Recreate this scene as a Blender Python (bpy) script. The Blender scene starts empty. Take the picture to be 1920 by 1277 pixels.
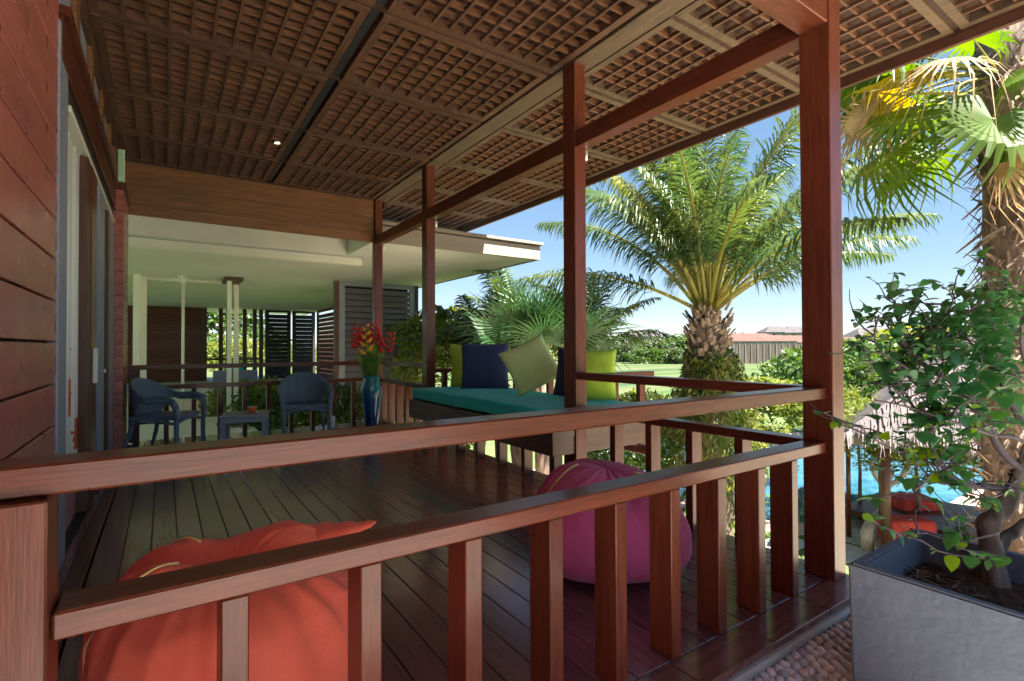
import bpy, bmesh, math, random
import numpy as np
from math import radians as R, sin, cos, pi, tan, atan2, sqrt
from mathutils import Vector, Matrix, noise
S = bpy.context.scene
COL = S.collection
rnd = random.Random(7)

# ------------------------------------------------------------------ camera
FPX, YAW, PITCH, ROLL = 962.0, R(34.14), R(0.687), R(-0.19)
CAM = Vector((0, 0, 1.2))
_f = Vector((sin(YAW)*cos(PITCH), cos(YAW)*cos(PITCH), sin(PITCH)))
_r0 = Vector((cos(YAW), -sin(YAW), 0)); _u0 = _r0.cross(_f)
_r = _r0*cos(ROLL)+_u0*sin(ROLL); _u = -_r0*sin(ROLL)+_u0*cos(ROLL)
cd = bpy.data.cameras.new('camera'); cam = bpy.data.objects.new('camera', cd); COL.objects.link(cam)
cd.sensor_width = 36; cd.lens = 36*FPX/1920; cd.clip_start = 0.05; cd.clip_end = 5000
m = Matrix((_r, _u, -_f)).transposed().to_4x4(); m.translation = CAM; cam.matrix_world = m
S.camera = cam
def at(u, v, d):
    """point of the place that lies d metres in front of the photograph's camera"""
    return CAM + (_f + _r*((u-960)/FPX) + _u*((638.5-v)/FPX))*d
def AX(u, Y):                       # world x of a column of the photograph at world depth Y
    return Y*tan(YAW+math.atan((u-960)/FPX))

# ------------------------------------------------------------------ light
SUN_EL, SUN_AZ = R(61), R(163)      # azimuth clockwise from +Y
w = bpy.data.worlds.new('World'); S.world = w; w.use_nodes = True
nt = w.node_tree; bg = nt.nodes['Background']
sky = nt.nodes.new('ShaderNodeTexSky'); sky.sky_type = 'NISHITA'; sky.sun_disc = False
sky.sun_elevation = SUN_EL; sky.sun_rotation = SUN_AZ
sky.air_density = 1.0; sky.dust_density = 0.3; sky.ozone_density = 3.0; sky.altitude = 1500
hs_ = nt.nodes.new('ShaderNodeHueSaturation'); hs_.inputs['Saturation'].default_value = 1.45
gm_ = nt.nodes.new('ShaderNodeGamma'); gm_.inputs[1].default_value = .52; nt.links.new(sky.outputs[0], gm_.inputs[0]); nt.links.new(gm_.outputs[0], hs_.inputs['Color']); nt.links.new(hs_.outputs[0], bg.inputs[0]); bg.inputs[1].default_value = 0.068
sd = bpy.data.lights.new('sun', 'SUN'); sun = bpy.data.objects.new('sun', sd); COL.objects.link(sun)
sd.energy = 5.0; sd.angle = R(0.53); sd.color = (1, .95, .86)
sun.rotation_euler = (R(90)-SUN_EL, 0, -SUN_AZ+pi)
S.view_settings.view_transform = 'Standard'; S.view_settings.look = 'None'
S.view_settings.exposure = 2.7; S.view_settings.gamma = 1; S.view_settings.use_curve_mapping = False
S.render.engine = 'CYCLES'
S.cycles.max_bounces = 6; S.cycles.diffuse_bounces = 4; S.cycles.glossy_bounces = 3; S.cycles.transparent_max_bounces = 8
S.cycles.use_denoising = True; S.cycles.sample_clamp_indirect = 8

# ------------------------------------------------------------------ materials
def mat(name, col, rough=.5, **k):
    m = bpy.data.materials.new(name); m.use_nodes = True
    b = m.node_tree.nodes['Principled BSDF']
    b.inputs['Base Color'].default_value = (*col, 1); b.inputs['Roughness'].default_value = rough
    for a, v in k.items():
        b.inputs[a.replace('_', ' ')].default_value = v
    return m
def N(m, t, **k):
    n = m.node_tree.nodes.new(t)
    for a, v in k.items(): setattr(n, a, v)
    return n
def L(m, a, b): m.node_tree.links.new(a, b)
def ramp(m, stops):
    n = N(m, 'ShaderNodeValToRGB'); e = n.color_ramp.elements
    while len(e) < len(stops): e.new(.5)
    for i, (p, c) in enumerate(stops): e[i].position = p; e[i].color = (*c, 1)
    return n
def sc(c, k): return tuple(min(1, x*k) for x in c)
def noisy(name, c1, c2, scale=5, rough=.6, bump=.0, bscale=None, detail=6, metal=0, r2=None, stretch=(1,1,1), rnd_loc=True, **k):
    m = mat(name, c1, rough, **k); b = m.node_tree.nodes['Principled BSDF']; b.inputs['Metallic'].default_value = metal
    tc = N(m, 'ShaderNodeTexCoord'); mp = N(m, 'ShaderNodeMapping'); mp.inputs['Scale'].default_value = stretch
    L(m, tc.outputs['Object'], mp.inputs[0])
    src = mp.outputs[0]
    if rnd_loc:
        oi = N(m, 'ShaderNodeObjectInfo'); ml = N(m, 'ShaderNodeMath', operation='MULTIPLY'); ml.inputs[1].default_value = 50
        L(m, oi.outputs['Random'], ml.inputs[0])
        va = N(m, 'ShaderNodeVectorMath', operation='ADD'); L(m, src, va.inputs[0]); L(m, ml.outputs[0], va.inputs[1]); src = va.outputs[0]
    n = N(m, 'ShaderNodeTexNoise'); n.inputs['Scale'].default_value = scale; n.inputs['Detail'].default_value = detail
    L(m, src, n.inputs['Vector'])
    rp = ramp(m, [(.3, c1), (.7, c2)]); L(m, n.outputs[0], rp.inputs[0]); L(m, rp.outputs[0], b.inputs['Base Color'])
    if r2 is not None:
        mr = N(m, 'ShaderNodeMapRange'); mr.inputs[3].default_value = rough; mr.inputs[4].default_value = r2
        L(m, n.outputs[0], mr.inputs[0]); L(m, mr.outputs[0], b.inputs['Roughness'])
    if bump:
        n2 = N(m, 'ShaderNodeTexNoise'); n2.inputs['Scale'].default_value = bscale or scale*4; n2.inputs['Detail'].default_value = 5
        L(m, src, n2.inputs['Vector'])
        bp = N(m, 'ShaderNodeBump'); bp.inputs['Strength'].default_value = bump; bp.inputs['Distance'].default_value = .01
        L(m, n2.outputs[0], bp.inputs['Height']); L(m, bp.outputs[0], b.inputs['Normal'])
    return m
def wood(name, base, axis='Y', rough=.3, var=.35, coat=.0, pores=.25, tone=.35, grain=1.0, spec=.5, bmp=.12):
    m = mat(name, base, rough); b = m.node_tree.nodes['Principled BSDF']
    b.inputs['Specular IOR Level'].default_value = spec; b.inputs['Coat Weight'].default_value = coat; b.inputs['Coat Roughness'].default_value = .12
    tc = N(m, 'ShaderNodeTexCoord'); oi = N(m, 'ShaderNodeObjectInfo')
    st = {'X': (.9, 14, 14), 'Y': (14, .9, 14), 'Z': (14, 14, .9)}[axis]
    mp = N(m, 'ShaderNodeMapping'); mp.inputs['Scale'].default_value = tuple(x*grain for x in st); L(m, tc.outputs['Object'], mp.inputs[0])
    ml = N(m, 'ShaderNodeMath', operation='MULTIPLY'); ml.inputs[1].default_value = 91; L(m, oi.outputs['Random'], ml.inputs[0])
    va = N(m, 'ShaderNodeVectorMath', operation='ADD'); L(m, mp.outputs[0], va.inputs[0]); L(m, ml.outputs[0], va.inputs[1])
    n = N(m, 'ShaderNodeTexNoise'); n.inputs['Scale'].default_value = 2.2; n.inputs['Detail'].default_value = 7; n.inputs['Distortion'].default_value = .6
    L(m, va.outputs[0], n.inputs['Vector'])
    rp = ramp(m, [(.28, sc(base, 1-var)), (.5, base), (.72, sc(base, 1+var))]); L(m, n.outputs[0], rp.inputs[0])
    # fine dark pores
    n2 = N(m, 'ShaderNodeTexNoise'); n2.inputs['Scale'].default_value = 9; n2.inputs['Detail'].default_value = 3; L(m, va.outputs[0], n2.inputs['Vector'])
    r2 = ramp(m, [(.38, (1-pores,)*3), (.52, (1, 1, 1))]); L(m, n2.outputs[0], r2.inputs[0])
    mx = N(m, 'ShaderNodeMix', data_type='RGBA', blend_type='MULTIPLY'); mx.inputs[0].default_value = 1
    L(m, rp.outputs[0], mx.inputs[6]); L(m, r2.outputs[0], mx.inputs[7])
    # every board its own tone
    hv = N(m, 'ShaderNodeHueSaturation'); mr = N(m, 'ShaderNodeMapRange'); mr.inputs[3].default_value = 1-tone; mr.inputs[4].default_value = 1+tone
    L(m, oi.outputs['Random'], mr.inputs[0]); L(m, mr.outputs[0], hv.inputs['Value']); L(m, mx.outputs[2], hv.inputs['Color'])
    L(m, hv.outputs[0], b.inputs['Base Color'])
    n3 = N(m, 'ShaderNodeTexNoise'); n3.inputs['Scale'].default_value = 3.5; L(m, tc.outputs['Object'], n3.inputs['Vector'])
    mr2 = N(m, 'ShaderNodeMapRange'); mr2.inputs[3].default_value = rough*.75; mr2.inputs[4].default_value = rough*1.35
    L(m, n3.outputs[0], mr2.inputs[0]); L(m, mr2.outputs[0], b.inputs['Roughness'])
    bp = N(m, 'ShaderNodeBump'); bp.inputs['Strength'].default_value = bmp; bp.inputs['Distance'].default_value = .004
    L(m, n2.outputs[0], bp.inputs['Height']); L(m, bp.outputs[0], b.inputs['Normal'])
    return m
def leafmat(name, c1, c2, trans=.35, rough=.45, scale=1.5):
    m = mat(name, c1, rough); nt = m.node_tree; b = nt.nodes['Principled BSDF']; out = nt.nodes['Material Output']
    tc = N(m, 'ShaderNodeTexCoord'); oi = N(m, 'ShaderNodeObjectInfo')
    va = N(m, 'ShaderNodeVectorMath', operation='ADD'); L(m, tc.outputs['Object'], va.inputs[0]); L(m, oi.outputs['Location'], va.inputs[1])
    n = N(m, 'ShaderNodeTexNoise'); n.inputs['Scale'].default_value = scale; n.inputs['Detail'].default_value = 8; L(m, va.outputs[0], n.inputs['Vector'])
    rp = ramp(m, [(.35, c1), (.65, c2)]); L(m, n.outputs[0], rp.inputs[0]); L(m, rp.outputs[0], b.inputs['Base Color'])
    t = N(m, 'ShaderNodeBsdfTranslucent'); hs = N(m, 'ShaderNodeHueSaturation'); hs.inputs['Value'].default_value = 1.6; hs.inputs['Saturation'].default_value = 1.15; hs.inputs['Hue'].default_value = .48
    L(m, rp.outputs[0], hs.inputs['Color']); L(m, hs.outputs[0], t.inputs['Color'])
    mx = N(m, 'ShaderNodeMixShader'); mx.inputs[0].default_value = trans
    L(m, b.outputs[0], mx.inputs[1]); L(m, t.outputs[0], mx.inputs[2]); L(m, mx.outputs[0], out.inputs['Surface'])
    return m

RED = (.120, .031, .015)
M = {}
for a in 'XYZ':
    M['rail'+a] = wood('redwood_'+a, RED, a, rough=.30, tone=.2, var=.28, coat=.12, pores=.22, spec=.28, grain=1.4)
    M['trim'+a] = wood('dark_trim_'+a, (.09, .036, .021), a, rough=.42, tone=.12)
    M['dwood'+a] = wood('platform_wood_'+a, (.10, .045, .03), a, rough=.4, tone=.15)
M['lat'] = wood('lattice_wood_y', (.120, .058, .034), 'Y', rough=.45, tone=.12)
M['latX'] = wood('lattice_wood_x', (.145, .066, .032), 'X', rough=.5, tone=.12)
M['strip'] = wood('ceiling_strip_wood', (.115, .075, .045), 'Y', rough=.5, tone=.1)
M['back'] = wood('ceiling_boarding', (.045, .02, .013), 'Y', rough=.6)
M['floorY'] = wood('deck_plank_wood', (.16, .070, .076), 'Y', rough=.22, grain=1.3, bmp=.0, tone=.28, var=.26, coat=.4, pores=.05)
M['floorX'] = wood('deck_border_wood', (.17, .07, .06), 'X', rough=.24, grain=1.3, bmp=.0, tone=.25, var=.28, coat=.4, pores=.08)
M['siding'] = wood('siding_wood', (.44, .13, .105), 'Y', rough=.28, tone=.10, var=.14, pores=.05, grain=.5)
M['gable'] = wood('gable_board_wood', (.22, .095, .038), 'X', rough=.42, tone=.2, var=.3)
M['dark'] = mat('shadow_gap', (.012, .008, .008), .8)
M['slate'] = noisy('slate_blue_frame', (.24, .255, .33), (.29, .31, .39), 3, rough=.45)
M['louver'] = noisy('grey_louver_paint', (.15, .135, .155), (.20, .18, .20), 2, rough=.5)
M['louverd'] = noisy('dark_louver_paint', (.018, .016, .02), (.035, .03, .035), 3, rough=.5)
M['cream'] = noisy('cream_plaster', (.60, .59, .53), (.68, .66, .60), .6, rough=.85, bump=.1, bscale=20)
M['creamtrim'] = noisy('cream_paint', (.70, .68, .58), (.78, .76, .66), 2, rough=.6)
M['fasciac'] = noisy('weathered_fascia', (.20, .165, .14), (.30, .25, .21), 1.2, rough=.8, stretch=(.3, 1, 3), bump=.2)
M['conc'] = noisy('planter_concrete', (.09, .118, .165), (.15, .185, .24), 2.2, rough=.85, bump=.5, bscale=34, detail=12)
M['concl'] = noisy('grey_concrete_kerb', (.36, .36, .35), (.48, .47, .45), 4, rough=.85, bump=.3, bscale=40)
M['pave'] = noisy('pale_bounce_paving', (.56, .54, .50), (.68, .65, .60), 1.5, rough=.85, bump=.3, bscale=40)  # kept pale to bounce sunlight into the veranda
M['stonew'] = noisy('beige_stone', (.50, .41, .30), (.64, .55, .42), 1.3, rough=.9, bump=.3)
M['wicker'] = None
def wicker():
    m = mat('blue_black_wicker', (.035, .06, .095), .45); b = m.node_tree.nodes['Principled BSDF']
    tc = N(m, 'ShaderNodeTexCoord')
    w1 = N(m, 'ShaderNodeTexWave', wave_type='BANDS', bands_direction='Z'); w1.inputs['Scale'].default_value = 26
    w2 = N(m, 'ShaderNodeTexWave', wave_type='BANDS', bands_direction='X'); w2.inputs['Scale'].default_value = 20
    for x in (w1, w2): L(m, tc.outputs['Object'], x.inputs['Vector'])
    mu = N(m, 'ShaderNodeMath', operation='MULTIPLY'); L(m, w1.outputs['Fac'], mu.inputs[0]); L(m, w2.outputs['Fac'], mu.inputs[1])
    rp = ramp(m, [(0, (.08, .125, .18)), (.8, (.26, .36, .47))]); L(m, mu.outputs[0], rp.inputs[0]); L(m, rp.outputs[0], b.inputs['Base Color'])
    bp = N(m, 'ShaderNodeBump'); bp.inputs['Strength'].default_value = .6; bp.inputs['Distance'].default_value = .004
    L(m, w1.outputs['Fac'], bp.inputs['Height']); L(m, bp.outputs[0], b.inputs['Normal'])
    return m
M['wicker'] = wicker()
def cloth(name, c, rough=.85, var=.1, bs=220):
    m = noisy(name, sc(c, 1-var), sc(c, 1+var), 3, rough=rough, bump=.25, bscale=bs)
    m.node_tree.nodes['Principled BSDF'].inputs['Sheen Weight'].default_value = .15
    return m
M['coral'] = cloth('coral_canvas', (.92, .16, .09)); M['plum'] = cloth('plum_canvas', (.42, .06, .19))
M['teal'] = cloth('teal_canvas', (.0, .60, .57)); M['navy'] = cloth('navy_cotton', (.03, .045, .13))
M['lime'] = cloth('lime_cotton', (.45, .66, .055)); M['pale'] = cloth('pale_green_cotton', (.58, .76, .30))
M['pipe'] = mat('cream_piping', (.75, .6, .25), .7); M['pipeg'] = mat('green_piping', (.45, .55, .16), .7)
M['white'] = mat('white_plastic', (.8, .8, .78), .4); M['steel'] = mat('brushed_steel', (.6, .6, .6), .3, Metallic=1.0)
M['orange'] = mat('orange_glaze', (.78, .17, .03), .3)
M['tablew'] = wood('grey_painted_table', (.28, .32, .38), 'X', rough=.4, var=.2, tone=.2)
M['soil'] = noisy('potting_soil', (.02, .014, .01), (.07, .045, .03), 30, rough=.95, bump=1, bscale=60)
M['mulch'] = noisy('dry_mulch', (.05, .03, .02), (.22, .13, .08), 8, rough=.9)
M['bark'] = noisy('grey_twisted_bark', (.05, .042, .036), (.19, .165, .135), 14, rough=.9, bump=1, bscale=40, stretch=(1, 1, .25))
M['twig'] = noisy('dark_twig_bark', (.06, .045, .055), (.14, .11, .12), 20, rough=.8)
M['palmbark'] = noisy('palm_boot_bark', (.045, .03, .025), (.26, .18, .13), 5, rough=.95, bump=1, bscale=18, stretch=(1.5, 1.5, .5))
M['boot'] = noisy('palm_leaf_base', (.06, .04, .032), (.33, .235, .175), 7, rough=.9, bump=.8, bscale=30)
M['leaf_bush'] = leafmat('bush_leaf', (.02, .10, .045), (.08, .22, .05), .3, .35)
M['leaf_bushl'] = leafmat('bush_leaf_lit', (.13, .28, .02), (.22, .38, .03), .45, .4)  # brighter copy of the bush leaf, light painted into its colour
M['frond'] = leafmat('oil_palm_leaflets', (.022, .06, .018), (.09, .13, .032), .35, .4, 1.2)
M['frondy'] = leafmat('dry_yellow_leaflets', (.13, .16, .04), (.26, .24, .08), .4, .5, 1.5)
M['frondd'] = leafmat('dark_palm_leaflets', (.012, .045, .022), (.04, .085, .03), .3, .35, 1.2)
M['fan'] = leafmat('fan_palm_blade', (.035, .09, .012), (.10, .16, .02), .5, .4, 1.0)
M['fany'] = leafmat('backlit_fan_blade', (.30, .25, .012), (.44, .28, .02), .5, .5, 2.5)  # yellow glow of backlit blades painted into the colour
M['fandry'] = leafmat('dry_fan_blade', (.22, .15, .075), (.36, .27, .14), .3, .7, 2.5)
M['fand'] = leafmat('deep_green_fan_blade', (.012, .05, .022), (.045, .10, .03), .3, .35, 1.0)
M['stalk'] = noisy('palm_stalk', (.16, .17, .03), (.30, .24, .04), 3, rough=.5)
M['shrub1'] = leafmat('lime_shrub_leaf', (.075, .12, .018), (.21, .23, .045), .4, .5, 2.5)
M['shrub2'] = leafmat('green_shrub_leaf', (.02, .065, .012), (.075, .13, .02), .35, .5, 2.0)
M['shrub3'] = leafmat('far_tree_leaf', (.035, .065, .022), (.095, .12, .042), .2, .6, .6)
M['fern'] = leafmat('climbing_fern_leaf', (.08, .125, .018), (.24, .25, .065), .4, .5, 3)
M['thatch'] = noisy('grey_thatch', (.075, .064, .068), (.17, .14, .145), 3, rough=.95, bump=1, bscale=30, stretch=(1, 1, 1), detail=12)
M['water'] = mat('pool_water', (.02, .20, .36), .04, Transmission_Weight=0.0, IOR=1.33)
M['pooltile'] = noisy('pool_surround_tile', (.36, .24, .20), (.46, .33, .29), 2, rough=.8)
M['lawn'] = noisy('lawn_grass', (.05, .09, .02), (.10, .145, .04), 1.2, rough=.95, bump=.6, bscale=30)
M['redcush'] = noisy('red_cushion_cloth', (.42, .02, .015), (.62, .07, .05), 6, rough=.8)
M['tile'] = noisy('terracotta_roof_tile', (.075, .028, .020), (.11, .046, .034), .4, rough=.8, stretch=(1, 1, 1))
M['tileg'] = noisy('grey_roof_tile', (.04, .036, .04), (.065, .056, .06), .4, rough=.8)
M['wallw'] = noisy('far_white_wall', (.25, .23, .21), (.34, .31, .29), .2, rough=.9)
M['bamboo'] = noisy('woven_fence_panel', (.12, .085, .066), (.25, .19, .155), .8, rough=.9, stretch=(2, 2, .15), bump=.3)
M['frang'] = noisy('pale_frangipani_bark', (.36, .31, .27), (.50, .44, .39), 6, rough=.9, bump=.4)
def glass():
    m = mat('door_glass', (.9, .95, .95), .02); nt = m.node_tree; b = nt.nodes['Principled BSDF']; out = nt.nodes['Material Output']
    g = N(m, 'ShaderNodeBsdfGlossy'); g.inputs['Roughness'].default_value = .02; t = N(m, 'ShaderNodeBsdfTransparent'); t.inputs[0].default_value = (.92, .95, .95, 1)
    fr = N(m, 'ShaderNodeFresnel'); fr.inputs[0].default_value = 1.5; mx = N(m, 'ShaderNodeMixShader')
    L(m, fr.outputs[0], mx.inputs[0]); L(m, t.outputs[0], mx.inputs[1]); L(m, g.outputs[0], mx.inputs[2]); L(m, mx.outputs[0], out.inputs['Surface'])
    return m
M['glass'] = glass()

# ------------------------------------------------------------------ helpers
def tag(o, label=None, cat=None, group=None, kind=None):
    if label: o['label'] = label
    if cat: o['category'] = cat
    if group: o['group'] = group
    if kind: o['kind'] = kind
    return o
def empty(name, loc=(0, 0, 0), label=None, cat=None, group=None, kind=None):
    o = bpy.data.objects.new(name, None); COL.objects.link(o); o.location = loc; o.empty_display_size = .1
    return tag(o, label, cat, group, kind)
def wl(o):
    v = Vector((0, 0, 0))
    while o: v += o.location; o = o.parent
    return v
def link(name, me, parent=None, loc=(0, 0, 0), rot=None, mt=None):
    """loc in world axes; the parent chain carries no rotation while building"""
    o = bpy.data.objects.new(name, me); COL.objects.link(o)
    if mt and not me.materials: me.materials.append(mt)
    if parent: o.parent = parent; o.location = Vector(loc)-wl(parent)
    else: o.location = loc
    if rot is not None: o.rotation_euler = rot
    return o
_cache = {}
def boxmesh(sx, sy, sz, mt, bev):
    k = (round(sx, 4), round(sy, 4), round(sz, 4), mt.name, bev)
    if k in _cache: return _cache[k]
    bm = bmesh.new(); bmesh.ops.create_cube(bm, size=1); bmesh.ops.scale(bm, vec=(sx, sy, sz), verts=bm.verts)
    if bev: bmesh.ops.bevel(bm, geom=bm.edges[:], offset=min(bev, .45*min(sx, sy, sz)), segments=1, affect='EDGES')
    me = bpy.data.meshes.new('block'); bm.to_mesh(me); bm.free(); me.materials.append(mt); _cache[k] = me
    return me
def box(name, x0, x1, y0, y1, z0, z1, mt, parent=None, bev=.003, rot=None):
    return link(name, boxmesh(x1-x0, y1-y0, z1-z0, mt, bev), parent, ((x0+x1)/2, (y0+y1)/2, (z0+z1)/2), rot)
def fromdata(name, vs, fs, mt, parent=None, smooth=True, loc=(0, 0, 0)):
    me = bpy.data.meshes.new(name); me.from_pydata([tuple(v) for v in vs], [], fs); me.materials.append(mt)
    if smooth: me.shade_smooth()
    me.update()
    return link(name, me, parent, loc) if parent is not False else me
def joinboxes(name, boxes, mt, parent=None):
    vs, fs = [], []
    for (x0, x1, y0, y1, z0, z1) in boxes:
        b = len(vs); vs += [(x, y, z) for x in (x0, x1) for y in (y0, y1) for z in (z0, z1)]
        fs += [tuple(b+i for i in q) for q in ((0, 1, 3, 2), (4, 6, 7, 5), (0, 4, 5, 1), (2, 3, 7, 6), (0, 2, 6, 4), (1, 5, 7, 3))]
    o = fromdata(name, vs, fs, mt, False, False)
    c = Vector(((min(v[0] for v in vs)+max(v[0] for v in vs))/2, (min(v[1] for v in vs)+max(v[1] for v in vs))/2, (min(v[2] for v in vs)+max(v[2] for v in vs))/2))
    o.transform(Matrix.Translation(-c)); return link(name, o, parent, c)
def tubedata(pts, rad, seg=8, flat=1.0, cap=True):
    pts = [Vector(p) for p in pts]; n = len(pts)
    rad = rad if hasattr(rad, '__len__') else [rad]*n
    vs, fs = [], []; up = Vector((0, 0, 1))
    t0 = (pts[1]-pts[0]).normalized(); a = t0.cross(up)
    if a.length < .1: a = t0.cross(Vector((1, 0, 0)))
    a.normalize()
    for i, p in enumerate(pts):
        t = (pts[min(i+1, n-1)]-pts[max(i-1, 0)]).normalized()
        a = (a-t*a.dot(t)).normalized(); b = t.cross(a)
        for j in range(seg):
            an = 2*pi*j/seg; vs.append(p+a*cos(an)*rad[i]+b*sin(an)*rad[i]*flat)
    for i in range(n-1):
        for j in range(seg):
            k = (j+1) % seg; fs.append((i*seg+j, i*seg+k, (i+1)*seg+k, (i+1)*seg+j))
    if cap: fs.append(tuple(reversed(range(seg)))); fs.append(tuple((n-1)*seg+j for j in range(seg)))
    return vs, fs
def tubes(name, specs, mt, parent=None, seg=8, smooth=True, flat=1.0):
    V, F = [], []
    for pts, rad in specs:
        v, f = tubedata(pts, rad, seg, flat); b = len(V); V += v; F += [tuple(b+i for i in q) for q in f]
    return fromdata(name, V, F, mt, parent, smooth)
def smoothpts(pts, n=6):
    pts = [Vector(p) for p in pts]; out = []
    P = [2*pts[0]-pts[1]]+pts+[2*pts[-1]-pts[-2]]
    for i in range(1, len(P)-2):
        a, b, c, d = P[i-1:i+3]
        for k in range(n):
            t = k/n; out.append(.5*((2*b)+(c-a)*t+(2*a-5*b+4*c-d)*t*t+(3*b-a-3*c+d)*t**3))
    out.append(pts[-1]); return out
def lathe(name, prof, mt, parent=None, seg=32, loc=(0, 0, 0)):
    vs, fs = [], []
    for r, z in prof:
        for j in range(seg): vs.append((r*cos(2*pi*j/seg), r*sin(2*pi*j/seg), z))
    for i in range(len(prof)-1):
        for j in range(seg):
            k = (j+1) % seg; fs.append((i*seg+j, i*seg+k, (i+1)*seg+k, (i+1)*seg+j))
    fs.append(tuple(range(seg-1, -1, -1)))
    return fromdata(name, vs, fs, mt, parent, True, loc)
def deep_copy(o, parent=None):
    c = o.copy(); COL.objects.link(c)
    if parent: c.parent = parent
    for ch in [x for x in KIDS.get(o.name, [])]: KIDS.setdefault(c.name, []).append(deep_copy(ch, c))
    return c
KIDS = {}
def regkids():
    KIDS.clear()
    for o in bpy.data.objects:
        if o.parent: KIDS.setdefault(o.parent.name, []).append(o)

# ================================================================== THE SETTING: ground
def sheet(name, x0, x1, y0, y1, z, mt, kind='structure', n=1):
    me = bpy.data.meshes.new(name); me.from_pydata([(x0, y0, 0), (x1, y0, 0), (x1, y1, 0), (x0, y1, 0)], [], [(0, 1, 2, 3)]); me.materials.append(mt)
    o = link(name, me, None, (0, 0, z)); tag(o, kind=kind); return o
G = -3.2
def fieldmat():
    m = mat('rice_field', (.1, .16, .04), .95); b = m.node_tree.nodes['Principled BSDF']; tc = N(m, 'ShaderNodeTexCoord')
    mp = N(m, 'ShaderNodeMapping'); mp.inputs['Rotation'].default_value = (0, 0, YAW+R(4)); mp.inputs['Scale'].default_value = (.012, .16, 1)
    L(m, tc.outputs['Object'], mp.inputs[0])
    wv = N(m, 'ShaderNodeTexNoise'); wv.inputs['Scale'].default_value = 1.0; wv.inputs['Detail'].default_value = 5; L(m, mp.outputs[0], wv.inputs['Vector'])
    rp = ramp(m, [(.36, (.025, .06, .01)), (.45, (.055, .10, .015)), (.52, (.10, .11, .04)), (.58, (.035, .08, .012)), (.68, (.13, .115, .06))]); L(m, wv.outputs[0], rp.inputs[0])
    n = N(m, 'ShaderNodeTexNoise'); n.inputs['Scale'].default_value = 1.5; n.inputs['Detail'].default_value = 8; L(m, tc.outputs['Object'], n.inputs['Vector'])
    r2 = ramp(m, [(.3, (.6, .6, .6)), (.7, (1.0, 1.0, 1.0))]); L(m, n.outputs[0], r2.inputs[0])
    mx = N(m, 'ShaderNodeMix', data_type='RGBA', blend_type='MULTIPLY'); mx.inputs[0].default_value = 1
    L(m, rp.outputs[0], mx.inputs[6]); L(m, r2.outputs[0], mx.inputs[7]); L(m, mx.outputs[2], b.inputs['Base Color'])
    return m
sheet('ground', -2500, 2500, -2500, 2500, G, fieldmat())
sheet('lawn', -14, 34, -12, 40, G+.006, M['lawn'])
sheet('garden_paving', 2.9, 8.6, -12, 9.5, G+.011, M['stonew'])  # stone paving by the lawn, spread wide for warm bounce light
sheet('unseen_paving', 8.6, 40, -12, .5, G+.011, M['stonew'])  # unseen paving added so the near post reflects neutral stone, not lawn
# pool: coping, water
pool = [(12.6, 6.8), (12.0, 13.5), (19.5, 16.2), (26.5, 12.5), (26, 5.2), (16.2, 5.0)]
def poly(name, pts, z, mt, kind='structure'):
    me = bpy.data.meshes.new(name); me.from_pydata([(x, y, 0) for x, y in pts], [], [tuple(range(len(pts)))]); me.materials.append(mt)
    if me.polygons[0].normal.z < 0: me.flip_normals()
    return tag(link(name, me, None, (0, 0, z)), kind=kind)
cx = sum(p[0] for p in pool)/6; cy = sum(p[1] for p in pool)/6
poly('pool_coping', [(cx+(x-cx)*1.12, cy+(y-cy)*1.16) for x, y in pool], G+.014, M['pooltile'])
def watermat():
    m = mat('pool_water_rippled', (.03, .28, .45), .05); b = m.node_tree.nodes['Principled BSDF']; tc = N(m, 'ShaderNodeTexCoord')
    n = N(m, 'ShaderNodeTexNoise'); n.inputs['Scale'].default_value = 2.5; n.inputs['Detail'].default_value = 4; L(m, tc.outputs['Object'], n.inputs['Vector'])
    rp = ramp(m, [(.35, (.015, .075, .115)), (.65, (.04, .13, .18))]); L(m, n.outputs[0], rp.inputs[0]); L(m, rp.outputs[0], b.inputs['Base Color'])
    bp = N(m, 'ShaderNodeBump'); bp.inputs['Strength'].default_value = .15; L(m, n.outputs[0], bp.inputs['Height']); L(m, bp.outputs[0], b.inputs['Normal'])
    return m
poly('pool_water', pool, G+.024, watermat())
# stone stepping slabs on the lawn
for k, (u, v) in enumerate(((1615, 1008), (1600, 1040), (1470, 1020), (1180, 905), (1010, 885))):
    p = at(u, v, 1); d = (p-CAM); t = (G+.03-CAM.z)/d.z; q = CAM+d*t
    tag(box('stepping_slab', q.x-.55, q.x+.55, q.y-.35, q.y+.35, G+.01, G+.05, M['concl'], bev=.02),
        ('pale stone slab set in the lawn beside the big planter', 'pale stone slab in the lawn next to the corner post', 'pale stone slab seen between the last two front balusters',
         'pale stone slab in the lawn beyond the side railing', 'pale stone slab seen under the daybed')[k], 'stepping stone')

# ================================================================== VERANDA FLOOR
fl = empty('veranda_floor', (1.2, 4.6, 0), kind='structure')
x = -.33; 
while x < 2.98:
    w_ = .135; x1 = min(x+w_, 2.98)
    box('floor_plank', x+.002, x1-.002, 1.295, 8.18, -.03, 0, M['floorY'], fl, .003); x += w_
xs = [-.47, .37, 1.02, 1.59, 2.05, 2.52, 2.98]
for a, b in zip(xs[:-1], xs[1:]):
    box('border_board', a+.0025, b-.0025, 1.135, 1.290, -.03, 0.0, M['floorX'], fl, .003)
box('sill_strip', -.410, -.336, 1.295, 7.25, -.03, .018, M['railY'], fl, .003)
box('sill_board', -.468, -.414, 1.295, 7.25, -.03, .0, M['floorY'], fl, .003)
box('floor_subframe', -.47, 2.98, 1.16, 8.18, -.16, -.034, M['dark'], fl, 0)
box('floor_kerb', -.47, 3.0, 1.118, 1.158, -.16, -.034, M['concl'], fl, .004)
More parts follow.
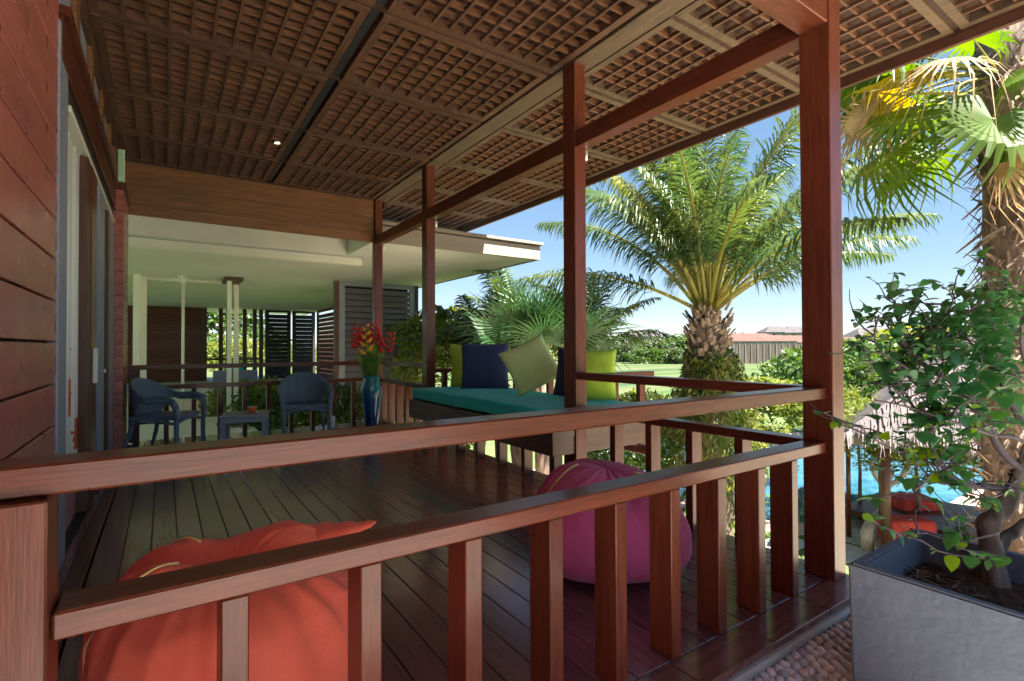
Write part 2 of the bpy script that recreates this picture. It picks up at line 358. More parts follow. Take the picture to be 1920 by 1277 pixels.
tag(box('lower_storey_wall', -6, 2.9, 1.2, 8.1, G, -.165, M['cream'], bev=0), kind='structure')
tag(box('path_bounce_slab', -5, 3.12, -9, 1.116, -.35, -.072, M['pave'], bev=0), kind='structure')  # pale slab run on unseen behind the camera to bounce sunlight under the roof
tag(box('path_retaining_wall', -5, 3.08, -8.9, 1.1, G, -.352, M['cream'], bev=0), kind='structure')
# pebbles set in mortar
pb = empty('pebble_path', (1.9, .8, -.065), kind='structure')
pm = []
for k in range(7):
    bm = bmesh.new(); bmesh.ops.create_icosphere(bm, subdivisions=2, radius=1)
    r_ = random.Random(k)
    for v in bm.verts:
        v.co *= 1+.10*noise.noise(v.co*1.3+Vector((k*9, 0, 0)))
        v.co.x *= .027*(.9+.2*r_.random()); v.co.y *= .0165; v.co.z *= .014
    me = bpy.data.meshes.new('pebble'); bm.to_mesh(me); bm.free(); me.shade_smooth(); pm.append(me)
M['pebble'] = mat('river_pebble', (.5, .46, .42), .45)
_m = M['pebble']; _oi = N(_m, 'ShaderNodeObjectInfo'); _rp = ramp(_m, [(0, (.42, .48, .54)), (.35, (.60, .66, .70)), (.6, (.72, .74, .74)), (1, (.86, .90, .93))])
L(_m, _oi.outputs['Random'], _rp.inputs[0]); L(_m, _rp.outputs[0], _m.node_tree.nodes['Principled BSDF'].inputs['Base Color'])
for me in pm: me.materials.append(_m)
cnt = 0; stuffv = []
yy = 1.095
rows = 0
while yy > .30:
    xx = 1.20+(.024 if rows % 2 else 0)
    while xx < 3.05:
        X, Yp = xx+rnd.uniform(-.006, .006), yy+rnd.uniform(-.005, .005)
        vis = Yp > .74 and X > 1.42 and X < 2.3
        if vis and cnt < 296:
            link('pebble', pm[rnd.randrange(7)], pb, (X, Yp, -.066), (rnd.uniform(-.25, .25), rnd.uniform(-.2, .2), rnd.uniform(-.45, .45)+.9)); cnt += 1
        else: stuffv.append((X, Yp))
        xx += .047
    yy -= .0385; rows += 1
V, F = [], []
for X, Yp in stuffv:
    me = pm[rnd.randrange(7)]; a = rnd.uniform(.45, 1.35); b = len(V)
    for v in me.vertices: V.append((X+v.co.x*cos(a)-v.co.y*sin(a), Yp+v.co.x*sin(a)+v.co.y*cos(a), -.066+v.co.z))
    F += [tuple(b+i for i in p.vertices) for p in me.polygons]
o = fromdata('pebbles', V, F, noisy('pebble_mass', (.34, .32, .31), (.66, .6, .54), 25, rough=.5), pb); o['kind'] = 'stuff'

# ================================================================== CEILING
ZC = 3.59
ce = empty('veranda_ceiling', (1.2, 4.5, ZC), kind='structure')
bands = [-1.1, .13, 1.30, 2.40, 3.53, 4.68, 5.99, 7.10, 8.15, 9.3, 10.4]
cols = [(-.45, 1.205, 11, .06), (1.305, 2.80, 10, .06), (3.045, 4.99, 12, .06)]
nb = 0
for bi, (ya, yb) in enumerate(zip(bands[:-1], bands[1:])):
    for ci, (xa, xb, nc, fw) in enumerate(cols):
        if yb > 8.2 and ci < 2: continue
        y0, y1 = ya+.022, yb-.022
        p = empty('lattice_panel', ((xa+xb)/2, (y0+y1)/2, ZC)); p.parent = ce; p.location = Vector(((xa+xb)/2, (y0+y1)/2, ZC))-ce.location
        fr = joinboxes('panel_frame', [(xa, xa+fw, y0, y1, ZC, ZC+.07), (xb-fw, xb, y0, y1, ZC, ZC+.07), (xa+fw, xb-fw, y0, y0+fw, ZC+.001, ZC+.07), (xa+fw, xb-fw, y1-fw, y1, ZC+.001, ZC+.07)], M['strip'] if ci == 2 else M['lat'], p)
        seen = (ci == 0 and bi in (4, 5, 6)) or (ci == 1 and bi in (3, 4, 5, 6)) or (ci == 2 and bi in (2, 3, 4, 5, 6))
        W = xb-xa-2*fw; H = y1-y0-2*fw; nr = round(H/.125)
        sy = [xa+fw+W*k/nc for k in range(1, nc)]; sx = [y0+fw+H*k/nr for k in range(1, nr)]
        if seen:
            for s in sy: box('batten', s-.0105, s+.0105, y0+fw, y1-fw, ZC+.002, ZC+.032, M['lat'], p, .0); nb += 1
            for s in sx: box('batten', xa+fw, xb-fw, s-.009, s+.009, ZC+.014, ZC+.062, M['latX'], p, .0); nb += 1
        else:
            o = joinboxes('batten_grid', [(s-.0105, s+.0105, y0+fw, y1-fw, ZC+.002, ZC+.032) for s in sy]+[(xa+fw, xb-fw, s-.009, s+.009, ZC+.014, ZC+.062) for s in sx], M['lat'], p); o['kind'] = 'stuff'
    # seams between panels
for yb in bands[1:-1]:
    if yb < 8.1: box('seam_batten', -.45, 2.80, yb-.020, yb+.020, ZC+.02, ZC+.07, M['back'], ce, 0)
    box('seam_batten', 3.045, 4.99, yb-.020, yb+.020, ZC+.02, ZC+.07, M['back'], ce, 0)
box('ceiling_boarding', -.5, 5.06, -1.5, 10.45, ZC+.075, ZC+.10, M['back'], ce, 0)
box('ceiling_strip', 2.832, 3.02, -1.5, 8.145, ZC-.006, ZC+.06, M['strip'], ce, .002)
box('channel', 1.225, 1.285, -.2, 8.145, ZC+.03, ZC+.07, mat('dark_channel', (.03, .03, .035), .4), ce, 0)
box('fascia_board', 5.0, 5.04, -1.6, 10.45, 3.50, 3.78, M['trimY'], ce, .004)
box('gutter', 5.043, 5.14, -1.6, 10.45, 3.56, 3.70, mat('grey_gutter', (.10, .11, .13), .4), ce, .01)
box('roof_covering', -4, 5.12, -1.6, 10.45, 3.79, 3.86, M['tileg'], ce, 0)  # roof's unseen near end lengthened to keep sun off the planter
dl = empty('downlight', (1.09, 6.50, ZC), 'small lit downlight set in the lattice ceiling near the central channel', 'ceiling light')
lathe('bezel', [(.0, .06), (.035, .06), (.035, .0), (.045, -.004), (.045, .02)], M['steel'], dl, 20, dl.location)
em = mat('lit_bulb', (1, .7, .4), .5); eb = em.node_tree.nodes['Principled BSDF']; eb.inputs['Emission Color'].default_value = (1, .62, .3, 1); eb.inputs['Emission Strength'].default_value = 12
lathe('bulb', [(0, .012), (.026, .012), (.028, .03)], em, dl, 16, dl.location)

# ================================================================== POSTS, BEAMS
posts = [(1.251, 'nearest dark red wooden post, where the front and side railings meet'),
         (3.227, 'dark red wooden post standing at the near end of the teal daybed'),
         (6.14, 'dark red wooden post at the far end of the teal daybed'),
         (8.10, 'farthest dark red wooden post, at the end of the back railing behind the vase')]
for i, (y, lb) in enumerate(posts):
    o = box('veranda_post', 2.825, 2.948, y, y+.152, .001, ZC-.008, M['railZ'], bev=.004); tag(o, lb, 'post', 'wooden posts along the veranda edge')
eb_ = [(1.405, 3.225), (3.381, 6.138), (6.294, 8.098)]
for (a, b), lb in zip(eb_, ('near length of dark red beam between the corner post and the next post', 'middle length of dark red beam above the teal daybed', 'far length of dark red beam next to the gable board')):
    tag(box('edge_beam', 2.828, 2.94, a, b, 2.862, 3.0, M['railY'], bev=.004), lb, 'beam', 'beams joining the veranda posts')
tag(box('cross_beam', -.46, 2.823, 1.256, 1.40, 2.868, 3.08, M['railX'], bev=.004), 'heavy crosswise beam meeting the nearest post under the lattice ceiling', 'beam')
for i, y in enumerate((3.30, 6.21, 8.17)):
    t = empty('wall_light', (2.965, y-.05, 2.86), ('small white cylinder light under the beam on the post by the daybed near end', 'small white cylinder light under the beam on the post at the daybed far end', 'small white cylinder light on the farthest post')[i], 'wall light', 'small cylinder lights on the posts')
    lathe('lamp_body', [(.018, -.075), (.02, -.075), (.02, .0), (.0, .002)], M['white'], t, 14, t.location)
    box('bracket', 2.949, 2.962, y-.07, y-.03, 2.81, 2.85, M['steel'], t, .002)
box('gable_filler', -.468, 2.822, 8.16, 8.21, 3.587, 3.664, M['back'], ce, 0)
box('ceiling_end_board', 3.0, 3.04, 8.16, 10.4, 3.50, 3.66, M['trimY'], ce, 0)
gb = empty('gable_beam', (1.15, 8.2, 2.9), 'deep brown boarded beam closing the far end of the veranda above the back railing', 'beam')
for a, b in ((2.915, 3.055), (3.058, 3.30), (3.303, 3.585)):
    box('board', -.468, 2.822, 8.155, 8.215, a, b, M['gable'], gb, .003)

# ================================================================== RAILINGS
def baluster_row_x(parent, xs, y0, y1, z1, wdt=.055):
    for x in xs: box('baluster', x, x+wdt, y0, y1, .001, z1, M['railZ'], parent, .003)
fr = empty('front_railing', (1.3, 1.33, 0), 'long front railing with thick top rail, lower rail and broad flat balusters, nearest the camera', 'railing')
box('newel', -.315, -.175, 1.252, 1.385, .001, .922, M['railZ'], fr, .004)
box('top_rail', -.465, 2.823, 1.283, 1.388, .924, .984, M['railX'], fr, .005)
box('lower_rail', -.173, 2.822, 1.285, 1.386, .648, .702, M['railX'], fr, .005)
baluster_row_x(fr, (.105, .411, .711, 1.016, 1.309, 1.605, 1.905, 2.203, 2.488), 1.287, 1.398, .6475, .055)
def siderail(name, lb, y0, y1, ys, x0=2.835, x1=2.94, zt=.984, zl=.70):
    t = empty(name, ((x0+x1)/2, (y0+y1)/2, 0), lb, 'railing')
    box('top_rail', x0, x1, y0, y1, zt-.06, zt, M['railY'], t, .005)
    box('lower_rail', x0, x1, y0, y1, zl-.054, zl, M['railY'], t, .005)
    for y in ys: box('baluster', x0+.002, x1-.002, y, y+.055, .001, zl-.055, M['railZ'], t, .003)
    return t
siderail('side_railing', 'side railing between the nearest post and the daybed', 1.406, 3.224, (1.757, 2.106, 2.445, 2.796))
siderail('side_railing', 'short side railing between the daybed far end and the farthest post behind the vase', 6.295, 8.097, (6.55, 6.88, 7.21, 7.54, 7.85))
br = empty('back_railing', (1.2, 8.15, 0), 'back railing behind the wicker chairs, closing the far end of the veranda', 'railing')
box('newel', -.37, -.255, 8.055, 8.15, .001, .918, M['railZ'], br, .004)
box('top_rail', -.38, 2.823, 8.045, 8.15, .92, .98, M['railX'], br, .004)
box('lower_rail', -.254, 2.822, 8.047, 8.148, .66, .715, M['railX'], br, .004)
for x in [.0+.305*k for k in range(9)]: box('baluster', x, x+.055, 8.05, 8.145, .001, .659, M['railZ'], br, .003)
by = empty('bay_railing', (3.4, 4.6, 0), 'railing of the bay that runs round the outside of the teal daybed', 'railing')
box('top_rail', 2.95, 3.83, 3.255, 3.345, .915, .965, M['railX'], by, .004)
box('top_rail', 3.74, 3.83, 3.348, 6.19, .86, .91, M['railY'], by, .004)
box('top_rail', 2.95, 3.83, 6.193, 6.28, .86, .91, M['railX'], by, .004)
for y in [3.36+.35*k for k in range(9)]: box('baluster', 3.745, 3.825, y, y+.05, .25, .859, M['railZ'], by, .003)
for x in (3.1, 3.45, 3.745): box('baluster', x, x+.055, 6.195, 6.275, .25, .859, M['railZ'], by, .003)
box('bay_sill', 3.74, 3.83, 3.26, 6.28, .18, .249, M['railY'], by, .004)

# ================================================================== LEFT HOUSE WALL
hw = empty('house_wall', (-.5, 2, 0), kind='structure')
z = .801-.2145*3-.1
zs = [-.03, .157, .372, .587, .801, 1.015, 1.231, 1.445, 1.662, 1.873, 2.074, 2.285, 2.495, 2.706, 2.917, 3.13, 3.34, 3.56]
for a, b in zip(zs[:-1], zs[1:]):
    box('siding_board', -.505, -.470, -1.2, 3.58, a+.006, b-.006, M['siding'], hw, .003)
box('wall_core', -.60, -.508, -1.2, 3.60, -.1, 3.66, M['dark'], hw, 0)
def wl_box(n, y0, y1, z0, z1, mt, dx0=-.50, dx1=-.468, par=None, bev=.003): return box(n, dx0, dx1, y0, y1, z0, z1, mt, par or hw, bev)
wl_box('door_jamb', 3.584, 3.86, .0, 2.95, M['slate'], -.52, -.462)
wl_box('jamb_edge', 3.864, 3.96, .0, 2.93, M['trimZ'], -.52, -.474)
# header over the doors
wl_box('header_beam', 3.62, 7.26, 2.76, 2.995, M['railY'], -.52, -.455)
wl_box('header_rail', 3.62, 7.28, 2.999, 3.05, M['railY'], -.52, -.425)
wl_box('clerestory_board', 3.62, 8.0, 3.052, 3.455, M['slate'], -.52, -.485)
for y in (4.1, 4.9, 5.7, 6.5, 7.2): wl_box('clerestory_post', y, y+.14, 3.053, 3.454, M['gable'], -.484, -.452)
wl_box('cornice', 3.3, 8.12, 3.457, 3.585, M['trimY'], -.52, -.452)
# pier at the end of the wall
pr = empty('wall_pier', (-.6, 7.7, 0), 'narrow boarded pier at the far end of the house wall beside the back railing newel', 'wall')
k = 0; zz = 0
while zz < 2.95:
    h = .138; box('siding_board', -.90, -.385, 7.29, 8.15, zz+.002, min(zz+h, 3.0)-.003, M['siding'], pr, .002); zz += h
box('pier_core', -.88, -.395, 7.30, 8.14, 0.001, 3.1, M['dark'], pr, 0)
box('pier_cap', -.90, -.37, 7.27, 8.15, 3.0, 3.08, M['railX'], pr, .003)
t = empty('strip_light', (-.42, 7.33, 3.1), 'pale green glass strip fixture above the wall pier under the ceiling', 'wall light')
box('glass_tube', -.445, -.385, 7.28, 7.33, 3.085, 3.45, mat('pale_green_glass', (.45, .66, .45), .3), t, .008)
box('back_plate', -.45, -.38, 7.332, 7.345, 3.085, 3.47, M['white'], t, .002)
# sliding door
dr = empty('sliding_door', (-.5, 5.4, 0), 'glazed sliding door with slate and dark red stiles in the house wall', 'door')
wl_box('track', 3.97, 7.25, 2.60, 2.64, M['creamtrim'], -.52, -.462, dr)
wl_box('track', 3.97, 7.25, 2.66, 2.755, M['louverd'], -.52, -.475, dr)
wl_box('stile', 4.80, 4.99, .02, 2.59, M['trimZ'], -.52, -.462, dr)
wl_box('stile', 5.0, 5.32, .02, 2.58, M['railZ'], -.52, -.455, dr)
wl_box('dark_slot', 5.33, 5.47, .02, 2.58, M['dark'], -.52, -.48, dr)
wl_box('stile', 5.48, 5.92, .02, 2.56, M['slate'], -.52, -.45, dr)
wl_box('glass_pane', 5.94, 6.38, .06, 2.56, M['glass'], -.500, -.494, dr, 0)
wl_box('stile', 6.40, 6.60, .02, 2.56, M['trimZ'], -.52, -.462, dr)
wl_box('stile', 6.62, 7.28, .02, 2.56, M['slate'], -.52, -.47, dr)
hd = wl_box('handle', 5.06, 5.16, .93, 1.20, M['white'], -.452, -.428, dr, .004)
link('knob', lathe('knob', [(0, 0), (.012, 0), (.012, .03), (.022, .034), (.022, .05), (0, .052)], M['steel'], None, 14).data, hd, (-.428, 5.11, 1.02), (0, R(90), 0))
bpy.data.objects.remove(bpy.data.objects['knob'])
# room behind: floor, wall, curtain, cabinet
rm = empty('bedroom', (-1.5, 5.5, 0), kind='structure')
box('room_floor', -3.2, -.53, 3.3, 7.6, -.03, -.002, M['floorY'], rm, 0)
box('room_wall', -3.3, -3.2, 3.3, 7.6, 0, 3.2, M['creamtrim'], rm, 0)
box('room_wall', -3.2, -.62, 7.6, 7.7, 0, 3.2, M['creamtrim'], rm, 0)
box('room_ceiling', -3.3, -.53, 3.3, 7.6, 3.2, 3.25, M['cream'], rm, 0)
def curtainmat():
    m = mat('printed_curtain', (.62, .60, .55), .85); b = m.node_tree.nodes['Principled BSDF']; tc = N(m, 'ShaderNodeTexCoord')
    vo = N(m, 'ShaderNodeTexVoronoi'); vo.inputs['Scale'].default_value = 2.6; L(m, tc.outputs['Object'], vo.inputs['Vector'])
    ns = N(m, 'ShaderNodeTexNoise'); ns.inputs['Scale'].default_value = 28; L(m, tc.outputs['Object'], ns.inputs['Vector'])
    ad = N(m, 'ShaderNodeMath', operation='MULTIPLY_ADD'); L(m, ns.outputs[0], ad.inputs[0]); ad.inputs[1].default_value = .35; L(m, vo.outputs['Distance'], ad.inputs[2])
    lt = N(m, 'ShaderNodeMath', operation='LESS_THAN'); L(m, ad.outputs[0], lt.inputs[0]); lt.inputs[1].default_value = .50
    sp = N(m, 'ShaderNodeSeparateXYZ'); L(m, tc.outputs['Object'], sp.inputs[0])
    l2 = N(m, 'ShaderNodeMath', operation='LESS_THAN'); L(m, sp.outputs[2], l2.inputs[0]); l2.inputs[1].default_value = 1.2
    mu = N(m, 'ShaderNodeMath', operation='MULTIPLY'); L(m, lt.outputs[0], mu.inputs[0]); L(m, l2.outputs[0], mu.inputs[1])
    mx = N(m, 'ShaderNodeMix', data_type='RGBA'); mx.inputs[6].default_value = (.82, .82, .78, 1); mx.inputs[7].default_value = (.72, .13, .02, 1)
    L(m, mu.outputs[0], mx.inputs[0]); L(m, mx.outputs[2], b.inputs['Base Color']); return m
vs, fs = [], []; n = 120
for i in range(n+1):
    y = 3.85+2.6*i/n; xo = -.535+.022*sin(i*.9)+.008*sin(i*2.3)
    for zz in (.30, 1.4, 2.6): vs.append((xo, y, zz))
for i in range(n):
    for j in range(2): fs.append((3*i+j, 3*i+3+j, 3*i+4+j, 3*i+1+j))
o = fromdata('curtain', vs, fs, curtainmat()); tag(o, 'white curtain with orange leaf print hanging behind the glass door', 'curtain')
md = o.modifiers.new('thickness', 'SOLIDIFY'); md.thickness = .003
cb = empty('cabinet', (-.9, 4.8, 0), 'low black cabinet behind the glass door under the curtain', 'cabinet')
box('cabinet_body', -.98, -.64, 4.0, 5.1, .0, .36, M['louverd'], cb, .004); box('cabinet_top', -1.0, -.635, 3.98, 5.12, .361, .385, M['slate'], cb, .004)
box('knob', -.632, -.615, 4.55, 4.58, .30, .33, M['steel'], cb, .004)
t = empty('wall_socket', (-.38, 7.7, .35), 'white socket plate low on the wall pier by the newel', 'socket')
box('plate', -.384, -.376, 7.75, 7.83, .34, .50, M['white'], t, .002); box('switch_rocker', -.3755, -.372, 7.77, 7.81, .38, .46, M['creamtrim'], t, .001)

# ================================================================== DAYBED
db = empty('daybed', (3.1, 4.7, 0), 'built-in dark wood daybed platform carrying the teal mattress in the veranda bay', 'daybed')
box('side_board', 2.588, 2.62, 3.275, 6.135, .31, .535, M['dwoodY'], db, .004)
box('end_board', 2.588, 3.66, 3.242, 3.273, .31, .535, M['trimX'], db, .004)
box('top_rail_board', 2.586, 3.664, 3.238, 3.2405, .46, .536, M['dwoodX'], db, 0)
box('side_board', 3.63, 3.66, 3.275, 6.135, .31, .535, M['dwoodY'], db, .004)
box('end_board', 2.588, 3.66, 6.137, 6.165, .31, .535, M['dwoodX'], db, .004)
box('deck_board', 2.622, 3.628, 3.275, 6.135, .45, .533, M['dwoodY'], db, 0)
for y in (3.30, 3.50, 3.93, 4.36, 4.80, 5.25, 5.70): box('leg', 2.80, 2.90, y, y+.055, .001, .449, M['railZ'], db, .003)
box('leg', 2.66, 2.75, 3.31, 3.38, .001, .449, M['dwoodZ'], db, .003)
def roundbox(name, sx, sy, sz, mt, parent, loc, r=.05, sub=2, puff=0):
    bm = bmesh.new(); bmesh.ops.create_cube(bm, size=1); bmesh.ops.scale(bm, vec=(sx, sy, sz), verts=bm.verts)
    bmesh.ops.bevel(bm, geom=bm.edges[:], offset=r, segments=4, affect='EDGES', profile=.5)
    bmesh.ops.subdivide_edges(bm, edges=[e for e in bm.edges if e.calc_length() > .15], cuts=14, use_grid_fill=True)
    for v in bm.verts:
        n = noise.noise(v.co*3.1); v.co.z += .010*n+(puff*(1-(2*v.co.x/sx)**2)*(1-(2*v.co.y/sy)**2) if v.co.z > 0 else 0)
    me = bpy.data.meshes.new(name); bm.to_mesh(me); bm.free(); me.materials.append(mt); me.shade_smooth()
    return link(name, me, parent, loc)
ma = empty('mattress', (3.1, 4.7, .53), 'long teal mattress lying on the daybed platform', 'mattress')
roundbox('mattress_pad', 1.03, 2.86, .135, M['teal'], ma, (3.122, 4.705, .611), .035, puff=.012)
pts = [(3.122+sx*.517, 4.705+sy*1.432, .664) for sx, sy in ((-1, -1), (1, -1), (1, 1), (-1, 1), (-1, -1))]
tubes('piping', [(pts, .004)], M['teal'], ma, 6)

def pillow(lb, mt, loc, yaw, tilt, roll=0, s=.56, th=.17, edge=None):
    n = 22; vs, fs = [], []; rr = random.Random(int(loc[1]*100))
    off = Vector((rr.uniform(0, 50),)*3)
    for side in (1, -1):
        for i in range(n+1):
            for j in range(n+1):
                a, b = 2*i/n-1, 2*j/n-1
                pin = 1-.07*(1-a*a)*(abs(b)**6)-.0; pin2 = 1-.07*(1-b*b)*(abs(a)**6)
                x = a*.5*s*pin2; z = b*.5*s*pin
                h = th*.5*((max(0, 1-a*a))**.42)*((max(0, 1-b*b))**.42)
                h *= 1+.12*noise.noise(Vector((a*1.7, b*1.7, side))+off)
                wr = .006*noise.noise(Vector((a*5, b*5, side*2))+off)*(1-max(abs(a), abs(b))**4)
                vs.append((x, side*(h+wr)+(.0), z-.02*(1-a*a)*(b < -.9)))
    q = (n+1)**2
    for sgn in (0, 1):
        for i in range(n):
            for j in range(n):
                a = sgn*q+i*(n+1)+j; f = (a, a+n+1, a+n+2, a+1); fs.append(f if sgn else f[::-1])
    me = fromdata('pillow', vs, fs, mt, False); bm = bmesh.new(); bm.from_mesh(me); bmesh.ops.remove_doubles(bm, verts=bm.verts, dist=.0008); bm.to_mesh(me); bm.free()
    t = empty('scatter_cushion', loc, lb, 'cushion', 'scatter cushions on the daybed')
    c = link('cushion_cover', me, t, loc)
    ring = []
    for k in range(4*12):
        e, f = divmod(k, 12); f = f/6-1
        a, b = ((f, -1), (1, f), (-f, 1), (-1, -f))[e]
        ring.append(Vector(loc)+Vector((a*.5*s*(1-.07*(1-b*b)*(abs(a)**6)), 0, b*.5*s*(1-.07*(1-a*a)*(abs(b)**6))-.02*(1-a*a)*(b < -.9))))
    ring.append(ring[0]); tubes('seam_piping', [(ring, .004)], edge or mt, t, 6)
    t.rotation_euler = (tilt, roll, yaw)
    return t
YW = -YAW
pillow('bright lime cushion at the far end, half hidden by the navy cushion', M['lime'], (3.42, 6.0, .955), YW+R(8), R(-12), 0, .58)
pillow('dark navy cushion leaning upright on the lime one', M['navy'], (3.32, 5.50, .955), YW+R(2), R(-14), 0, .60)
pillow('pale green cushion tipped onto one corner in the middle of the daybed', M['pale'], (3.26, 4.45, 1.01), YW+R(4), R(-18), R(-26), .52)
pillow('dark navy cushion mostly hidden behind the post at the daybed near end', M['navy'], (3.50, 3.93, .93), YW-R(6), R(-16), R(6), .50)
pillow('bright lime cushion just right of the post at the daybed near end', M['lime'], (3.40, 3.66, .935), YW-R(12), R(-10), 0, .48)

# ================================================================== BEAN BAGS
def beanbag(label, mt, pm_, c, r, h, seed, seams, peaks, ang=0, valley=.0):
    """slumped square canvas bag: peaks are the gathered corners of its top (azimuth, reach, lift, width)"""
    n1, n2 = 150, 90; vs, fs = [], []; off = Vector((seed*7.3, seed*3.1, 0))
    def P(th, t):
        ph = -pi/2+pi*t
        cr = abs(cos(ph))**.55; sz = (1 if sin(ph) > 0 else -1)*abs(sin(ph))**.85
        q = th-ang; sq = 1/((abs(cos(q))**3.0+abs(sin(q))**3.0)**(1/3.0))
        R_ = r*cr*sq*(1+.07*(-sz if sz < 0 else -.9*sz))
        x, y = R_*cos(th), R_*sin(th); z = h*.5*(sz+1); top = max(0, z/h-.35)/.65
        for (pa, reach, lift, wd) in peaks:
            d = (x-reach*cos(pa))**2+(y-reach*sin(pa))**2; z += lift*math.exp(-d/(wd*wd))*top
        z -= valley*top*math.exp(-((x*cos(ang+1.1)+y*sin(ang+1.1))/.07)**2)*(.6+.4*sin(y*9))
        v = Vector((x, y, z)); d = Vector((cos(th), sin(th), .35))
        big = noise.noise(v*2.4+off)
        # creases that radiate from the gathers and sag along the sides
        u_ = th*2.6+1.3*noise.noise(v*2.0+off); cre = noise.noise(Vector((u_*2.1, z*2.2, seed*2.0)))
        cre2 = noise.noise(Vector((u_*5.5, z*4.0+th, seed*5.0))); rg = 1-abs(noise.noise(v*5.2+off*2))*2
        v += d*(.030*big+.016*cre*(.35+top)+.007*cre2*(.3+top)+.010*max(0, rg-.55)*(1 if z > .1 else .2))
        v.z = max(v.z, 0); return v
    for i in range(n2+1):
        for j in range(n1): vs.append(P(2*pi*j/n1, i/n2))
    for i in range(n2):
        for j in range(n1):
            k = (j+1) % n1; fs.append((i*n1+j, i*n1+k, (i+1)*n1+k, (i+1)*n1+j))
    t = empty('bean_bag', c, label, 'bean bag', 'bean bags on the veranda floor')
    me = fromdata('bag_cover', vs, fs, mt, False); bm = bmesh.new(); bm.from_mesh(me); bmesh.ops.remove_doubles(bm, verts=bm.verts, dist=.001); bm.to_mesh(me); bm.free()
    link('bag_cover', me, t, c)
    for (th0, dth) in seams:
        pts = [Vector(c)+P(th0+dth*sin(k/40*3), .10+.84*k/40)*1.004+Vector((0, 0, .002)) for k in range(41)]
        tubes('seam_piping', [(pts, .0042)], pm_, t, 6)
    return t
cb_ = (.19, 1.97, .001)
b1 = beanbag('coral red bean bag on the floor behind the front railing, left', M['coral'], M['pipe'], cb_, .405, .475, 3, ((R(-12), .12), (R(186), .12), (R(118), .25)),
             ((R(155), .22, .095, .17), (R(25), .22, .075, .16)), R(4), .10)
def tail(parent, c, pts, rads, mt, flat):
    tubes('corner_tail', [(smoothpts([Vector(c)+Vector(q) for q in pts]), [rads[0]+(rads[1]-rads[0])*(k/(6*(len(pts)-1)))**1.7+.006*sin(k*1.7) for k in range(6*(len(pts)-1)+1)])], mt, parent, 16, flat=flat)
tail(b1, cb_, ((.0, .12, .36), (.12, .13, .425), (.25, .09, .455), (.37, .04, .485), (.50, .0, .515)), (.16, .006), M['coral'], .5)
b2 = beanbag('plum purple bean bag on the floor behind the balusters, right', M['plum'], M['pipeg'], (2.02, 2.06, .001), .405, .475, 8, ((R(-38), .12), (R(165), .1)),
             ((R(140), .12, .10, .26), (R(250), .2, -.03, .2), (R(-10), .2, .02, .15)), R(-30), .03)

# ================================================================== WICKER CHAIRS
def chair(loc, yaw, lb):
    t = empty('wicker_armchair', (0, 0, 0), lb, 'chair', 'blue wicker armchairs by the back railing')
    mt = M['wicker']
    # shell: back sweeping into arms
    n, k = 48, 12; vs, fs = [], []
    for s in (0, 1):
        for i in range(n+1):
            u = 2*i/n-1; a = u*R(118); au = abs(u)
            px = .30*sin(a) if au < .76 else math.copysign(.30*sin(.76*R(118)), u); 
            py = -.27*cos(a) if au < .76 else -.27*cos(.76*R(118))+(au-.76)/.24*.26
            top = .615+.215*(max(0, cos(min(1, au/.74)*pi/2))**1.3)
            if au > .85: top -= .02*((au-.85)/.15)**2
            f = min(1, max(0, (au-.36)/.30)); f = f*f*(3-2*f)
            bot = .40+(top-.055-.40)*f
            for j in range(k+1):
                w_ = j/k; z = bot+(top-bot)*w_
                fl_ = 1+.16*max(0, (z-.42))/.4
                off = s*.026*(1-.0)
                vx, vy = px*fl_, py*fl_
                l = sqrt(vx*vx+vy*vy)+1e-6
                rr = .006*sin(pi*w_)
                vs.append((vx*(1+(off+rr)/l*1) if not s else vx*(1+(off+rr)/l), vy*(1+(off+rr)/l), z+.012*(1-(2*s-1)**2)))
    q = (n+1)*(k+1)
    for s in (0, 1):
        for i in range(n):
            for j in range(k):
                a = s*q+i*(k+1)+j; f_ = (a, a+1, a+k+2, a+k+1); fs.append(f_ if not s else f_[::-1])
    for i in range(n):
        for j in (0, k):
            a = i*(k+1)+j; f_ = (a, a+k+1, q+a+k+1, q+a); fs.append(f_ if j == 0 else f_[::-1])
    for i in (0, n):
        for j in range(k):
            a = i*(k+1)+j; f_ = (a, q+a, q+a+1, a+1); fs.append(f_)
    me = fromdata('back_shell', vs, fs, mt, False); bm = bmesh.new(); bm.from_mesh(me); bmesh.ops.recalc_face_normals(bm, faces=bm.faces); bm.to_mesh(me); bm.free(); me.shade_smooth()
    link('back_shell', me, t)
    rim = []
    for i in range(n+1):
        o1 = Vector(vs[i*(k+1)+k]); o2 = Vector(vs[q+i*(k+1)+k]); rim.append((o1+o2)/2)
    tubes('rim', [(rim, .019)], mt, t, 8)
    roundbox('seat', .55, .52, .06, mt, t, (0, .0, .395), .028, puff=-.012)
    ap = smoothpts([(-.27, .25, .33), (-.12, .27, .365), (0, .275, .375), (.12, .27, .365), (.27, .25, .33)])
    tubes('apron', [(ap, .022)], mt, t, 8)
    for sx in (-1, 1):
        arm = smoothpts([(sx*.305, -.02, .615), (sx*.315, .12, .62), (sx*.315, .22, .60), (sx*.305, .275, .53), (sx*.292, .285, .42), (sx*.285, .28, .25), (sx*.285, .285, .0)])
        m_ = len(arm); tubes('arm', [(arm, [.026+.010*(1 if i < m_*.45 else max(.0, 1-(i-m_*.45)/(m_*.25))) for i in range(m_)])], mt, t, 10)
        leg = smoothpts([(sx*.23, -.22, .40), (sx*.25, -.255, .2), (sx*.275, -.32, .0)])
        tubes('leg', [(leg, [.024]*(len(leg)-4)+[.02, .018, .017, .016])], mt, t, 8)
        tubes('side_rail', [(smoothpts([(sx*.245, -.24, .33), (sx*.26, 0, .352), (sx*.28, .26, .33)]), .018)], mt, t, 8)
    t.location = loc; t.rotation_euler = (0, 0, yaw)
    return t
